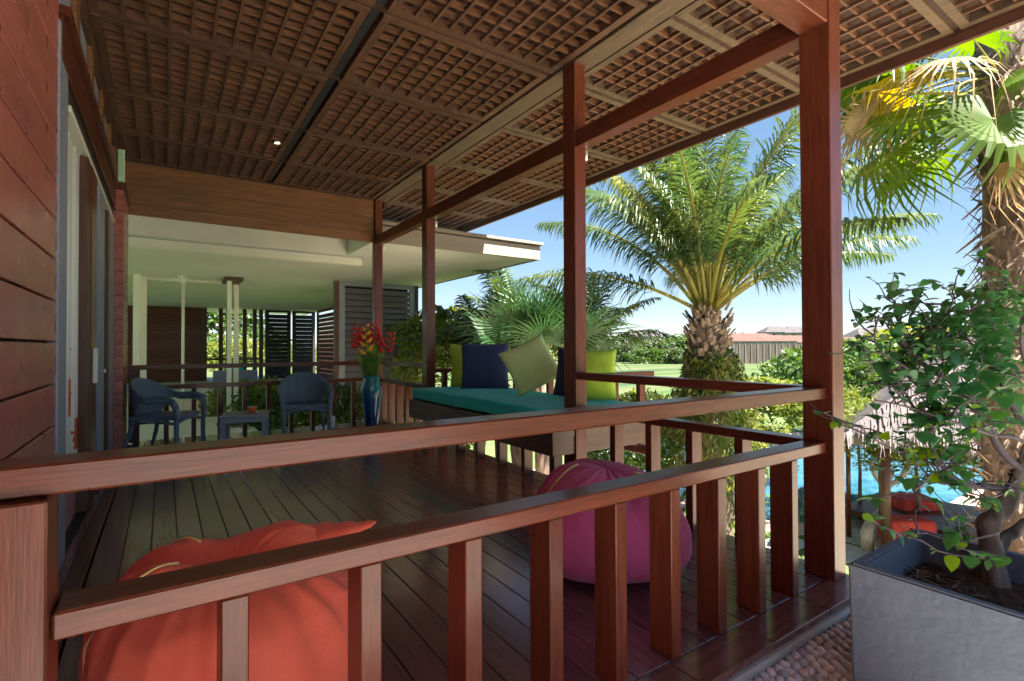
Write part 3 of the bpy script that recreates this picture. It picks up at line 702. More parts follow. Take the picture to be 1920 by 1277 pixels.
c1 = chair((.02, 7.36, .001), R(-120), 'left blue-black wicker armchair, turned sideways beside the newel post')
c2 = chair((1.62, 7.50, .001), R(-188), 'right blue-black wicker armchair, facing the camera beside the low table')

tb = empty('side_table', (.86, 7.3, 0), 'low grey-blue slatted wooden side table between the two wicker chairs', 'table')
def tbox(n, x0, x1, y0, y1, z0, z1, mt=M['tablew'], b=.004): return box(n, x0+.86, x1+.86, y0+7.3, y1+7.3, z0, z1, mt, tb, b)
for sx in (-1, 1):
    for sy in (-1, 1): tbox('leg', sx*.23-.027, sx*.23+.027, sy*.23-.027, sy*.23+.027, .001, .28)
for k in range(5): tbox('slat', -.265, .265, -.255+.104*k, -.255+.104*k+.095, .345, .37)
tbox('apron', -.255, .255, -.252, -.226, .28, .343); tbox('apron', -.255, .255, .226, .252, .28, .343)
tbox('apron', -.252, -.226, -.224, .224, .28, .343); tbox('apron', .226, .252, -.224, .224, .28, .343)
for ch in tb.children_recursive if hasattr(tb, 'children_recursive') else []: pass
tb.rotation_euler = (0, 0, R(-12))
cp = empty('orange_bowl', (.93, 7.26, .371), 'small orange ceramic bowl standing on the low side table', 'bowl')
lathe('bowl_body', [(.02, 0), (.036, 0), (.048, .03), (.054, .06), (.055, .076)], M['orange'], cp, 28, cp.location)
lathe('bowl_inside', [(.001, .010), (.034, .012), (.046, .035), (.051, .076), (.055, .0765)], M['white'], cp, 28, cp.location)

# ================================================================== VASE + HELICONIAS
va_ = (2.48, 7.28, .001)
vt = empty('floor_vase', va_, 'tall glazed floor vase, teal shading to deep blue, by the farthest post', 'vase')
def vasemat():
    m = mat('blue_teal_glaze', (.01, .05, .2), .12, Coat_Weight=.6); b = m.node_tree.nodes['Principled BSDF']; tc = N(m, 'ShaderNodeTexCoord')
    sp = N(m, 'ShaderNodeSeparateXYZ'); L(m, tc.outputs['Object'], sp.inputs[0])
    n = N(m, 'ShaderNodeTexNoise'); n.inputs['Scale'].default_value = 6; mp = N(m, 'ShaderNodeMapping'); mp.inputs['Scale'].default_value = (2, 2, .4); L(m, tc.outputs['Object'], mp.inputs[0]); L(m, mp.outputs[0], n.inputs['Vector'])
    ad = N(m, 'ShaderNodeMath', operation='MULTIPLY_ADD'); L(m, n.outputs[0], ad.inputs[0]); ad.inputs[1].default_value = .35; L(m, sp.outputs[2], ad.inputs[2])
    rp = ramp(m, [(.25, (.006, .035, .16)), (.62, (.006, .08, .24)), (.85, (.01, .20, .25)), (1, (.02, .27, .26))]); L(m, ad.outputs[0], rp.inputs[0]); L(m, rp.outputs[0], b.inputs['Base Color']); return m
prof = smoothpts([(.085, 0, 0), (.088, 0, .02), (.098, 0, .15), (.122, 0, .36), (.142, 0, .54), (.142, 0, .62), (.125, 0, .70), (.112, 0, .75), (.122, 0, .785), (.118, 0, .79)], 5)
lathe('vase_body', [(p.x, p.z) for p in prof]+[(.10, .76), (.10, .5), (.001, .45)], vasemat(), vt, 48, va_)
fw_ = empty('heliconia_bouquet', (va_[0], va_[1], .46), 'bouquet of red and yellow heliconias with long green leaves in the tall vase', 'flowers')
HL = {'red': mat('heliconia_red', (.75, .02, .035), .4), 'yel': mat('heliconia_yellow', (.95, .50, .03), .4), 'tip': mat('heliconia_tip', (.6, .55, .08), .5)}
M['stem'] = leafmat('heliconia_leaf', (.10, .26, .03), (.30, .42, .10), .3, .4, 6)
def helic(p0, p1, col, nb=8, size=.105, seed=0):
    rr = random.Random(seed); p0, p1 = Vector(p0), Vector(p1); ax = (p1-p0).normalized()
    side = ax.cross(Vector((-.56, -.83, 0))).normalized()
    V, F = [], []
    for i in range(nb):
        t = i/(nb-1); b = p0+(p1-p0)*t; sd = 1 if i % 2 else -1; l = size*(1.35-.8*t)
        tip = b+side*sd*l*.85+ax*l*.62+Vector((rr.uniform(-.01, .01), rr.uniform(-.01, .01), 0))
        mid = b+side*sd*l*.42+ax*l*.12
        v, f = tubedata([b, mid, b+(tip-b)*.72, tip], [.016, .040*(1.2-.5*t), .022, .001], 8, .75); o_ = len(V); V += v; F += [tuple(o_+x for x in q) for q in f]
    return V, F
base = Vector((va_[0], va_[1], .55))
rt = _r0
fl_ = [(-.155, .0, 1.20, 1.50, 'red', 1), (-.09, -.10, 1.10, 1.50, 'yel', 2), (.045, .03, 1.27, 1.56, 'red', 3), (.15, -.04, 1.12, 1.40, 'red', 4), (.065, .0, 1.20, 1.44, 'red', 6), (-.115, .03, 1.24, 1.47, 'red', 7)]
for dx, dd, z0, z1, c, sdd in fl_:
    a = base+rt*dx*1.15+Vector((0, dd, 0)); a.z = z0; b = base+rt*dx*(1.5 if abs(dx) > .12 else 1.25)+Vector((0, dd, 0)); b.z = z1
    if sdd == 4: b += rt*.06
    V, F = helic(a, b, c, seed=sdd); fromdata('flower_head', V, F, HL[c], fw_)
    tubes('stem', [(smoothpts([base+Vector((dx*.2, 0, 0)), base+Vector((dx*.5, 0, .35)), a, b]), .008)], M['stem'], fw_, 6)
for k, (dx, dd, h, wd) in enumerate(((-.13, .02, .58, .030), (-.05, -.03, .75, .034), (.0, .03, 1.0, .030), (.035, -.05, .80, .036), (.09, -.02, .72, .040), (.14, .0, .66, .034), (.02, .06, 1.02, .026), (-.09, .05, .52, .034), (.12, -.06, .55, .040), (-.02, -.07, .62, .036))):
    pts = smoothpts([base+Vector((dx*.25, dd*.5, -.05)), base+rt*dx*.6+Vector((0, dd, h*.45)), base+rt*dx*1.1+Vector((0, dd, h*.8)), base+rt*dx*1.5+Vector((0, dd*1.2, h*.98))], 5)
    n = len(pts); vs, fs = [], []
    for i, p in enumerate(pts):
        t = i/(n-1); wv = wd*1.35*(sin(pi*min(1, .18+.82*t))**.8)*(1 if t < .96 else .3)
        sd = (rt*cos(k)+Vector((.56, .83, 0))*sin(k)*.5).normalized()
        vs += [p-sd*wv+Vector((-.006, -.008, 0)), p, p+sd*wv+Vector((-.006, -.008, 0))]
    for i in range(n-1):
        for j in (0, 1): a = 3*i+j; fs.append((a, a+1, a+4, a+3))
    fromdata('leaf_blade', vs, fs, M['stem'], fw_)
t = empty('lantern', (2.08, 7.85, 0), 'small white cylinder lantern on the floor at the back railing left of the vase', 'lantern')
lathe('lantern_body', [(.035, .0), (.04, .002), (.04, .16), (.03, .175), (.0, .177)], M['white'], t, 20, (2.08, 7.85, .001))
lathe('lantern_base', [(.045, 0), (.047, .002), (.047, .014), (.041, .016)], M['steel'], t, 20, (2.08, 7.85, .0005))

# ================================================================== PLANTER + BUSH
px0, px1, py0, py1, pz0, pz1, tk = 1.962, 2.56, -1.0, .828, -.071, .45, .038
pn = empty('concrete_planter', ((px0+px1)/2, 0, pz0), 'large square-edged grey concrete planter box at the right, holding the leafy bush', 'planter')
bm = bmesh.new()
def rect(x0, x1, y0, y1, z): return [bm.verts.new((x, y, z)) for x, y in ((x0, y0), (x1, y0), (x1, y1), (x0, y1))]
A = rect(px0+.01, px1-.01, py0, py1-.01, pz0); B = rect(px0, px1, py0, py1, pz1); C_ = rect(px0+tk, px1-tk, py0+tk, py1-tk, pz1); D_ = rect(px0+tk+.01, px1-tk-.01, py0+tk, py1-tk-.01, .26)
for a, b in ((A, B), (B, C_), (C_, D_)):
    for i in range(4): bm.faces.new((a[i], a[(i+1) % 4], b[(i+1) % 4], b[i]))
bm.faces.new(A[::-1]); bm.faces.new(D_)
bmesh.ops.bevel(bm, geom=[e for e in bm.edges if all(v.co.z > .44 for v in e.verts) or abs(e.verts[0].co.z-e.verts[1].co.z) > .3], offset=.007, segments=2, affect='EDGES')
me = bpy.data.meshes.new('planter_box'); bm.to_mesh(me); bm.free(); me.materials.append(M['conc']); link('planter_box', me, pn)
vs, fs = [], []; nx, ny = 26, 70
for i in range(nx+1):
    for j in range(ny+1):
        x = px0+tk+.006+(px1-px0-2*tk-.012)*i/nx; y = py0+tk+.006+(py1-py0-2*tk-.012)*j/ny
        vs.append((x, y, .325+.03*noise.noise(Vector((x*3, y*3, 0)))+.012*noise.noise(Vector((x*14, y*14, 3)))+.03*math.exp(-((x-2.47)**2+(y-.55)**2)/.03)))
for i in range(nx):
    for j in range(ny): a = i*(ny+1)+j; fs.append((a, a+ny+1, a+ny+2, a+1))
o = fromdata('soil', vs, fs, M['soil'], pn)
V, F = [], []
for k in range(900):
    x = rnd.uniform(px0+.07, px1-.07); y = rnd.uniform(-.2, py1-.06); a = rnd.uniform(0, pi); l = rnd.uniform(.012, .045); w_ = rnd.uniform(.003, .010)
    z = .335+.03*noise.noise(Vector((x*3, y*3, 0)))+rnd.uniform(0, .014); t_ = rnd.uniform(-.5, .5)
    d = Vector((cos(a), sin(a), t_*.5))*l; s = Vector((-sin(a), cos(a), rnd.uniform(-.5, .5)))*w_; c = Vector((x, y, z)); b = len(V)
    V += [c-d, c+s+Vector((0, 0, .004)), c+d, c-s]; F.append((b, b+1, b+2, b+3))
o = fromdata('leaf_litter', V, F, M['mulch'], pn, False); o['kind'] = 'stuff'

bu = empty('planter_bush', at(1868, 1100, 1.83), 'leafy bush with a thick twisted trunk and bare dark branches growing in the concrete planter', 'bush')
skel = []  # (points, r0, r1)
def br_(pix, r0, r1): 
    pts = smoothpts([at(p[0], p[1], p[2]*.845) for p in pix], 5); skel.append((pts, r0*.82, r1*.82)); return pts
T0 = br_([(1872, 1118, 2.17), (1858, 1030, 2.17), (1852, 985, 2.16), (1885, 950, 2.14), (1905, 900, 2.12), (1920, 860, 2.1), (1950, 800, 2.05)], .040, .016)
br_([(1864, 1112, 2.19), (1880, 1020, 2.2), (1930, 980, 2.2), (1990, 920, 2.2), (2030, 850, 2.2)], .024, .012)
main = [
 ([(1900, 920, 2.12), (1850, 912, 2.1), (1800, 905, 2.05), (1765, 870, 2.02), (1750, 850, 2.0), (1748, 800, 2.0), (1752, 765, 1.98), (1750, 725, 1.96)], .022, .012),
 ([(1915, 880, 2.1), (1880, 850, 2.1), (1852, 800, 2.08), (1822, 750, 2.06), (1775, 710, 2.04), (1740, 690, 2.02), (1700, 650, 2.0), (1676, 622, 1.98)], .022, .010),
 ([(1750, 740, 1.98), (1738, 720, 1.97), (1700, 690, 1.95), (1655, 662, 1.93), (1640, 630, 1.92), (1648, 590, 1.9)], .010, .004),
 ([(1745, 800, 2.0), (1718, 770, 1.98), (1680, 710, 1.96), (1650, 680, 1.95), (1610, 678, 1.93)], .008, .003),
 ([(1950, 800, 2.05), (1915, 790, 2.08), (1880, 720, 2.1), (1868, 670, 2.1), (1862, 600, 2.1), (1880, 540, 2.1)], .020, .006),
 ([(1940, 840, 2.0), (1900, 820, 1.96), (1860, 815, 1.94), (1800, 795, 1.9), (1740, 775, 1.9), (1690, 760, 1.88), (1640, 750, 1.86)], .012, .004),
 ([(1676, 622, 1.98), (1720, 630, 2.0), (1770, 605, 2.02), (1820, 585, 2.04), (1850, 550, 2.06)], .012, .004),
 ([(1676, 622, 1.98), (1690, 590, 1.98), (1670, 560, 1.97), (1640, 560, 1.96)], .006, .002),
 ([(1765, 870, 2.02), (1740, 850, 2.0), (1700, 850, 1.98), (1650, 830, 1.95), (1610, 800, 1.93)], .008, .003),
 ([(1960, 780, 2.0), (1930, 700, 1.98), (1915, 640, 1.96), (1925, 560, 1.95)], .016, .005),
 ([(1822, 750, 2.06), (1840, 710, 2.1), (1835, 660, 2.1), (1800, 620, 2.12), (1790, 560, 2.12)], .009, .003),
 ([(1860, 815, 1.94), (1835, 780, 1.9), (1810, 770, 1.86), (1785, 780, 1.84), (1775, 800, 1.82)], .005, .002),
 ([(1900, 920, 2.1), (1840, 915, 2.0), (1790, 880, 1.95), (1740, 890, 1.9)], .010, .003),
 ([(1905, 900, 2.1), (1870, 930, 1.95), (1820, 925, 1.9), (1760, 905, 1.86), (1700, 925, 1.84)], .007, .002),
 ([(1870, 1000, 2.1), (1830, 1010, 1.95), (1790, 1015, 1.9), (1740, 1000, 1.86), (1690, 1005, 1.84)], .006, .002),
 ([(1750, 725, 1.96), (1770, 690, 1.95), (1760, 650, 1.94), (1775, 610, 1.93), (1765, 570, 1.92)], .008, .003)]
ends = []
for pix, a, b in main: br_(pix, a, b)
rr = random.Random(11)
for pts, a, b in list(skel[2:]):
    for k in range(12):
        i = rr.randrange(len(pts)//4, len(pts)); p = pts[i]
        d = Vector((rr.uniform(-1, 1), rr.uniform(-.8, .8), rr.uniform(-.25, 1))).normalized(); q = [p]; l = rr.uniform(.05, .20)
        dd = Vector(d)
        for s in range(5): dd = (dd+Vector((rr.uniform(-.45, .45), rr.uniform(-.45, .45), rr.uniform(-.35, .40)))).normalized(); q.append(q[-1]+dd*l/5)
        skel.append((q, .0032, .0012)); ends.append(q)
def radl(p, a, b): n = len(p); return [a+(b-a)*i/(n-1)+(.004*noise.noise(Vector(p[i])*9) if a > .03 else 0) for i in range(n)]
tk_ = tubes('trunk', [(smoothpts(p, 5), [r*1.12 for r in np.interp(np.linspace(0, 1, (len(p)-1)*5+1), np.linspace(0, 1, len(p)), radl(p, a, b))]) for p, a, b in skel[:2]], M['bark'], bu, 28)
for v in tk_.data.vertices:
    q = v.co; nn = noise.noise(Vector((q.x*38, q.y*38, q.z*7)))*.011+noise.noise(q*17)*.009+abs(noise.noise(Vector((q.x*80, q.y*80, q.z*14))))*-.004
    v.co = q+v.normal*nn
for p, a, b in skel[2:2+len(main)]: tubes('branch', [(p, radl(p, a*.72, b*.72))], M['twig'], bu, 7)
o = tubes('twigs', [(p, radl(p, a, b)) for p, a, b in skel[2+len(main):]], M['twig'], bu, 4); o['kind'] = 'stuff'
# leaves
def leafmesh(name, l, w_, mt, fold=.25, curl=.2):
    vs, fs = [], []; n = 5
    for i in range(n+1):
        t = i/n; ww = w_*(sin(pi*min(.985, t**.75))**.8) if 0 < i < n else 0.0006
        z = -curl*l*t*t
        vs += [(-ww, l*t, z+fold*ww), (0, l*t, z), (ww, l*t, z+fold*ww)]
    for i in range(n):
        for j in (0, 1): a = 3*i+j; fs.append((a, a+1, a+4, a+3))
    return fromdata(name, vs, fs, mt, False)
lm = [leafmesh('leaf', l, l*w_, M['leaf_bush'], f, c) for l, w_, f, c in ((.042, .34, .3, .2), (.050, .38, .4, .3), (.034, .30, .2, .1))]+[leafmesh('leaf', l, l*w_, M['leaf_bushl'], f, c) for l, w_, f, c in ((.040, .40, .2, .15), (.050, .42, .3, .3))]
cl = 0; V, F = [], []
cand = []
for q in ends:
    for s in range(rr.randint(2, 6)): cand.append(q[rr.randrange(2, 6)] if len(q) > 5 else q[-1])
# fuller leafage in the upper right of the crown
for k in range(950):
    u = rr.triangular(1620, 1935, 1880); v = rr.triangular(515, 840, 600)+(1925-u)*.10; cand.append(at(u, v, rr.uniform(1.5, 1.95)))
rr.shuffle(cand)
for i, p in enumerate(cand):
    me = lm[rr.randrange(3)] if (p.z > 1.02 or rr.random() < .25) else lm[3+rr.randrange(2)]  # lower leaves mostly take the painted lit colour
    e = (rr.uniform(-.9, .5), rr.uniform(-.7, .7), rr.uniform(0, 2*pi)); s = rr.choice((.5, .62, .75, .85, .95, 1.25))
    if i < 290:
        o = link('leaf', me, bu, p, e); o.scale = (s, s, s)
    else:
        mt_ = Matrix.Translation(p) @ Matrix.Rotation(e[2], 4, 'Z') @ Matrix.Rotation(e[0], 4, 'X') @ Matrix.Scale(s, 4)
        b = len(V); V += [mt_ @ v.co for v in me.vertices]; F += [tuple(b+x for x in f.vertices) for f in me.polygons]
o = fromdata('foliage', V, F, M['leaf_bush'], bu); o['kind'] = 'stuff'

# ================================================================== PALMS
def frondmesh(L_, a0, bend, ll, nl, seed, mt, droop=.5, wid=.022, twist=.35, start=.18):
    rr = random.Random(seed); n = 26; p = Vector((0, 0, 0)); pts = [p.copy()]; ang = a0
    for i in range(n):
        ang = a0-bend*((i/n)**1.3); p = p+Vector((0, cos(ang), sin(ang)))*L_/n; pts.append(p.copy())
    V, F = tubedata(pts, [.045*(L_/4)*(1-.88*i/n) for i in range(n+1)], 5)
    mi = [1]*len(F)
    for k in range(nl):
        t = start+(1-start)*k/nl; x = t*n; i = min(int(x), n-1); b = pts[i].lerp(pts[i+1], x-i); tg = (pts[i+1]-pts[i]).normalized()
        up = Vector((1, 0, 0)).cross(tg)
        env = (sin(pi*(.12+.86*t))**.55)*ll
        for s in (-1, 1):
            l = env*rr.uniform(.8, 1.1); sw = rr.uniform(.45, .8)+t*.3
            d = (Vector((s, 0, 0))*1.0+tg*sw+up*rr.uniform(-twist, twist)).normalized()
            d2 = (d+Vector((0, 0, -droop*rr.uniform(.5, 1.4)))).normalized(); d3 = (d2+Vector((0, 0, -droop*rr.uniform(.6, 1.6)))).normalized()
            wv = d.cross(up).normalized()*wid if d.cross(up).length > .05 else tg*wid
            q0 = b; q1 = b+d*l*.35; q2 = q1+d2*l*.38; q3 = q2+d3*l*.32; o_ = len(V)
            V += [q0-wv*.4, q0+wv*.4, q1-wv, q1+wv, q2-wv*.8, q2+wv*.8, q3]
            F += [(o_, o_+1, o_+3, o_+2), (o_+2, o_+3, o_+5, o_+4), (o_+4, o_+5, o_+6)]; mi += [0, 0, 0]
    me = bpy.data.meshes.new('frond'); me.from_pydata([tuple(v) for v in V], [], F); me.materials.append(mt); me.materials.append(M['stalk'])
    me.polygons.foreach_set('material_index', mi); me.update(); return me
def palm(lb, base, crown, tr, L_, n, elevs, mt, mty, ll, nl, seed, boots=True, droop=.5, wid=.022, flare=1.0, ivy=False, cat='palm tree', group=None, name='feather_palm', az0=0, start=.18):
    rr = random.Random(seed); t = empty(name, base, lb, cat, group)
    base, crown = Vector(base), Vector(crown)
    pts = [base.lerp(crown, k/10)+Vector((.04*sin(k), .04*cos(k*1.3), 0)) for k in range(11)]
    tubes('trunk', [(pts, [tr*(1.15-.25*k/10) if k < 9 else tr*flare*(1, .55)[k-9] for k in range(11)])], M['palmbark'], t, 16)
    if boots:
        bmV, bmF = [], []; rings = 14
        for k in range(230):
            h = rr.random()**1.1; a = rr.uniform(0, 2*pi); p = crown.lerp(base, h*boots); rad = tr*(1.0-.1*h)
            c = p+Vector((cos(a), sin(a), 0))*rad; up = Vector((cos(a)*.55, sin(a)*.55, rr.uniform(.6, 1.1))).normalized(); sd = Vector((-sin(a), cos(a), 0))
            l = rr.uniform(.10, .24)*tr/.4; w_ = rr.uniform(.05, .09)*tr/.4; o_ = len(bmV); ot = Vector((cos(a), sin(a), 0))*.03
            bmV += [c-sd*w_, c+sd*w_, c+up*l+sd*w_*.5, c+up*l-sd*w_*.5, c+ot*1.5-up*.02, c+up*l*.9+ot*1.2]
            bmF += [(o_, o_+4, o_+5, o_+3), (o_+4, o_+1, o_+2, o_+5), (o_, o_+1, o_+4), (o_+3, o_+5, o_+2)]
        o = fromdata('leaf_bases', bmV, bmF, M['boot'], t, False); o['kind'] = 'stuff'
    vars_ = [frondmesh(L_*rr.uniform(.9, 1.05), R(e), R(bd), ll, nl, seed*10+i, mt, droop, wid, start=start) for i, (e, bd) in enumerate(elevs)]
    if mty: dry = [frondmesh(L_*.85, R(e), R(bd), ll*.9, nl, seed*10+50+i, mty, droop*1.2, wid) for i, (e, bd) in enumerate(elevs[2:5])]
    for k in range(n):
        lv = k*len(elevs)//n; me = vars_[lv]
        if mty and rr.random() < .14: me = dry[rr.randrange(3)]
        az = az0+k*2.39996+rr.uniform(-.15, .15); s = rr.uniform(.85, 1.08)
        o = link('frond', me, t, crown+Vector((sin(az)*-tr*.35, cos(az)*tr*.35, -.02*k/n)), (rr.uniform(-.05, .05), rr.uniform(-.25, .25), az)); o.scale = (s,)*3
    return t
ELO = [(88, 22), (85, 30), (80, 38), (75, 45), (69, 52), (62, 58), (54, 60), (46, 58), (38, 54), (28, 46)]
op = palm('big oil palm with arching fronds and a shaggy trunk beyond the side railing', (9.66, 6.72, G), (9.64, 6.74, 1.95), 
          .40, 4.7, 46, ELO, M['frond'], M['frondy'], .92, 88, 5, boots=.40, droop=.8, wid=.017, flare=1.05, start=.27)
# fern and ivy wrapped on the trunk: its own plants
def leafcloud(name, n, fn, size, mt, parent=None, seed=0, aspect=.45, hang=0):
    rr = random.Random(seed); V, F = [], []
    for k in range(n):
        c, out = fn(rr); l = size*rr.uniform(.6, 1.3)
        d = Vector((rr.uniform(-1, 1), rr.uniform(-1, 1), rr.uniform(-1, 1)-hang)).normalized(); d = (d+out*.6).normalized(); s = d.cross(Vector((rr.uniform(-1, 1), rr.uniform(-1, 1), rr.uniform(-1, 1)))).normalized()*l*aspect
        b = len(V); V += [c-d*l*.5, c+s*.5, c+d*l*.6, c-s*.5]; F.append((b, b+1, b+2, b+3))
    return fromdata(name, V, F, mt, parent, False)
def fernfn(cx_, cy_, z0, z1, r0, r1):
    def f(rr):
        t = rr.random(); a = rr.uniform(0, 2*pi); lump = 1+.35*noise.noise(Vector((cos(a)*2, sin(a)*2, t*4))); r = (r0+(r1-r0)*t)*lump*rr.uniform(.75, 1.1)
        return Vector((cx_+cos(a)*r, cy_+sin(a)*r, z0+(z1-z0)*t)), Vector((cos(a), sin(a), -.6))
    return f
t = empty('climbing_fern', (9.66, 6.72, G), 'yellow-green fern and creeper wrapped round the oil palm trunk', 'creeper')
leafcloud('fern_leaves', 7000, fernfn(9.66, 6.72, -1.6, .95, 1.05, .50), .17, M['fern'], t, 4, .22, .8)['kind'] = 'stuff'
leafcloud('creeper_leaves', 2600, fernfn(9.66, 6.72, -2.8, 1.15, 1.1, .46), .12, M['shrub2'], t, 5, .6, .3)['kind'] = 'stuff'
tubes('creeper_stem', [([(9.66+.5*cos(k), 6.72+.5*sin(k), G+.35*k) for k in range(11)], .02)], M['twig'], t, 6)

ELS = [(84, 30), (74, 50), (62, 60), (50, 70), (36, 66), (20, 60)]
palm('feathery young palm between the white eave and the daybed post, left of the fan palm', (6.1, 10.5, G), (6.3, 10.4, .8), .14, 1.9, 18, ELS, M['frondd'], M['frondy'], .55, 44, 9, boots=0, droop=.5, wid=.02)
palm('tall feathery palm rising behind the green fan palm', (7.4, 10.6, G), (7.35, 10.65, 1.3), .16, 2.5, 20, ELS, M['frond'], M['frondy'], .55, 46, 12, boots=0, droop=.6, wid=.02)
palm('feathery palm half hidden behind the post with the daybed', (8.6, 9.2, G), (8.5, 9.2, 1.1), .15, 2.3, 16, ELS, M['frond'], M['frondy'], .5, 44, 14, boots=0, droop=.6, wid=.02)

def fanmesh(Rr, nseg, spread, split, seed, mt, pet, droop=.35, cup=.25):
    """blade in local XY-plane, petiole from origin along +Y to the hub"""
    rr = random.Random(seed); hub = Vector((0, pet, 0)); V, F = [], []; mi = []
    pts = [Vector((0, pet*k/8, -.10*pet*((k/8)**2)*0)) for k in range(9)]
    v, f = tubedata(pts, [.016-.006*k/8 for k in range(9)], 6); V += v; F += f; mi += [1]*len(f)
    da = spread/nseg
    for k in range(nseg):
        a = -spread/2+da*(k+.5); l = Rr*(.86+.14*cos(a*.8))*rr.uniform(.92, 1.05)
        dr = lambda q: Vector((sin(q), cos(q), 0))
        r1 = split*l; w1 = r1*sin(da/2)*1.04; d = dr(a); s = Vector((cos(a), -sin(a), 0)); o_ = len(V); fz = .35*w1
        z1 = cup*r1*.3; dz = -droop*l*rr.uniform(.4, 1.5)
        rm_ = r1+(l-r1)*.55
        V += [hub, hub+d*r1-s*w1+Vector((0, 0, z1)), hub+d*r1+Vector((0, 0, z1+fz)), hub+d*r1+s*w1+Vector((0, 0, z1)),
              hub+d*rm_-s*w1*.55+Vector((0, 0, z1+dz*.28)), hub+d*rm_+Vector((0, 0, z1+dz*.28+fz*.5)), hub+d*rm_+s*w1*.55+Vector((0, 0, z1+dz*.28)), hub+d*l+s*rr.uniform(-.03, .03)+Vector((0, 0, z1+dz))]
        F += [(o_, o_+2, o_+1), (o_, o_+3, o_+2), (o_+1, o_+2, o_+5, o_+4), (o_+2, o_+3, o_+6, o_+5), (o_+4, o_+5, o_+7), (o_+5, o_+6, o_+7)]; mi += [0]*6
    me = bpy.data.meshes.new('fan_leaf'); me.from_pydata([tuple(v) for v in V], [], F); me.materials.append(mt); me.materials.append(M['stalk'])
    me.polygons.foreach_set('material_index', mi); me.update(); return me
def aim(o, frm, to, tilt=0):
    d = (Vector(to)-Vector(frm)).normalized(); q = d.to_track_quat('Y', 'Z'); o.rotation_euler = (q @ Matrix.Rotation(tilt, 3, 'Y').to_quaternion()).to_euler()
# tall fan palm at the right
fb = Vector((7.55, 1.45, G)); fc = Vector((7.50, 1.50, 4.6))
fp = empty('fan_palm', fb, 'tall fan palm with a shaggy brown trunk and drooping backlit-yellow fans, at the right edge', 'palm tree')
pts = [fb.lerp(fc, k/14)+Vector((.05*sin(k*.7), .03*cos(k), 0)) for k in range(15)]
tubes('trunk', [(pts, [.30+.02*sin(k*2.1) for k in range(15)])], M['palmbark'], fp, 18)
rr = random.Random(3); V, F = [], []
for k in range(1700):
    z = rr.uniform(-1.2, 4.6); a = rr.uniform(0, 2*pi); d = Vector((cos(a), sin(a), 0)); c = Vector((7.52, 1.48, z))+d*.30; sd = Vector((-sin(a), cos(a), 0))
    dirn = (sd*rr.uniform(-1.1, 1.1)+Vector((0, 0, rr.choice((-1, -1, 1))*rr.uniform(.4, 1.2)))+d*rr.uniform(.05, .5)).normalized(); l = rr.uniform(.08, .34); w_ = dirn.cross(d).normalized()*rr.uniform(.008, .026); o_ = len(V)
    V += [c-w_, c+w_, c+dirn*l+d*.03+w_*.3, c+dirn*l+d*.03-w_*.3]; F.append((o_, o_+1, o_+2, o_+3))
fromdata('trunk_fibre', V, F, M['boot'], fp, False)['kind'] = 'stuff'
fans = [fanmesh(.62, 30, R(300), .58, 1, M['fan'], 1.05), fanmesh(.58, 28, R(310), .55, 2, M['fan'], .85, .5), fanmesh(.62, 26, R(280), .5, 3, M['fany'], .9, .55), fanmesh(.60, 26, R(250), .3, 4, M['fandry'], .8, .9), fanmesh(.64, 30, R(300), .45, 5, M['fan'], 1.1, .8)]
hubs = [((1700, 175, 5.6), 2), ((1715, 215, 5.4), 1), ((1862, 225, 4.95), 0), ((1830, 80, 5.2), 0), ((1685, 100, 5.9), 0), ((1660, 195, 6.2), 4), ((1690, 330, 6.4), 4), ((1625, 230, 5.8), 3), ((1760, 250, 6.0), 1), ((1900, 300, 5.0), 3), ((1780, 120, 5.0), 3), ((1940, 120, 4.9), 0), ((1960, 260, 5.1), 1), ((1750, 60, 6.2), 4), ((1655, 300, 6.0), 4), ((1880, 30, 5.8), 0), ((1640, 150, 6.3), 0), ((1990, 60, 5.3), 1), ((2050, 180, 5.5), 0), ((1665, 140, 5.6), 0), ((1620, 175, 6.4), 4), ((1790, 200, 5.8), 4), ((1700, 120, 6.6), 1), ((1820, 160, 5.9), 0), ((1730, 290, 6.5), 4)]
for i, (h, vi) in enumerate(hubs):
    hp = at(*h); st = Vector((7.5, 1.5, 3.9+.4*(i % 3)/2)); 
    me = fans[vi]; pet = (1.05, .85, .9, .8, 1.1)[vi]
    d = (hp-st); dist = d.length
    o = link('fan_leaf', me, fp, st); aim(o, st, hp, rr.uniform(-.9, .9)); s = dist/pet; o.scale = (min(1.25, max(.8, s)),)*3
    o.scale = (1.0, s, 1.0) if .8 < s < 1.0 else o.scale
    if s > 1.25:
        o.location = Vector(hp-d.normalized()*pet*1.1)-fb; o.scale = (1.1,)*3
        tubes('petiole', [(smoothpts([st, st.lerp(hp, .5)+Vector((0, 0, .12)), Vector(hp-d.normalized()*pet*.6)]), .014)], M['stalk'], fp, 6)
# low deep green fan palm behind the daybed
gb_ = Vector((6.1, 7.9, G)); gc = Vector((6.05, 7.95, .75))
gp = empty('fan_palm', gb_, 'low deep green fan palm with broad pleated leaves right behind the daybed cushions', 'palm tree')
tubes('trunk', [([gb_.lerp(gc, k/8) for k in range(9)], .14)], M['palmbark'], gp, 12)
gf = [fanmesh(1.15, 38, R(230), .34, 11+i, M['fand'], .9, .30, .5) for i in range(3)]
rr = random.Random(21)
for k in range(17):
    az = k*2.4+.5; el = R(76-50*(k/17)); d = Vector((cos(az)*cos(el), sin(az)*cos(el), sin(el)))
    o = link('fan_leaf', gf[k % 3], gp, gc); aim(o, gc, gc+d, rr.uniform(-.7, .7)); s = rr.uniform(.85, 1.15); o.scale = (s,)*3

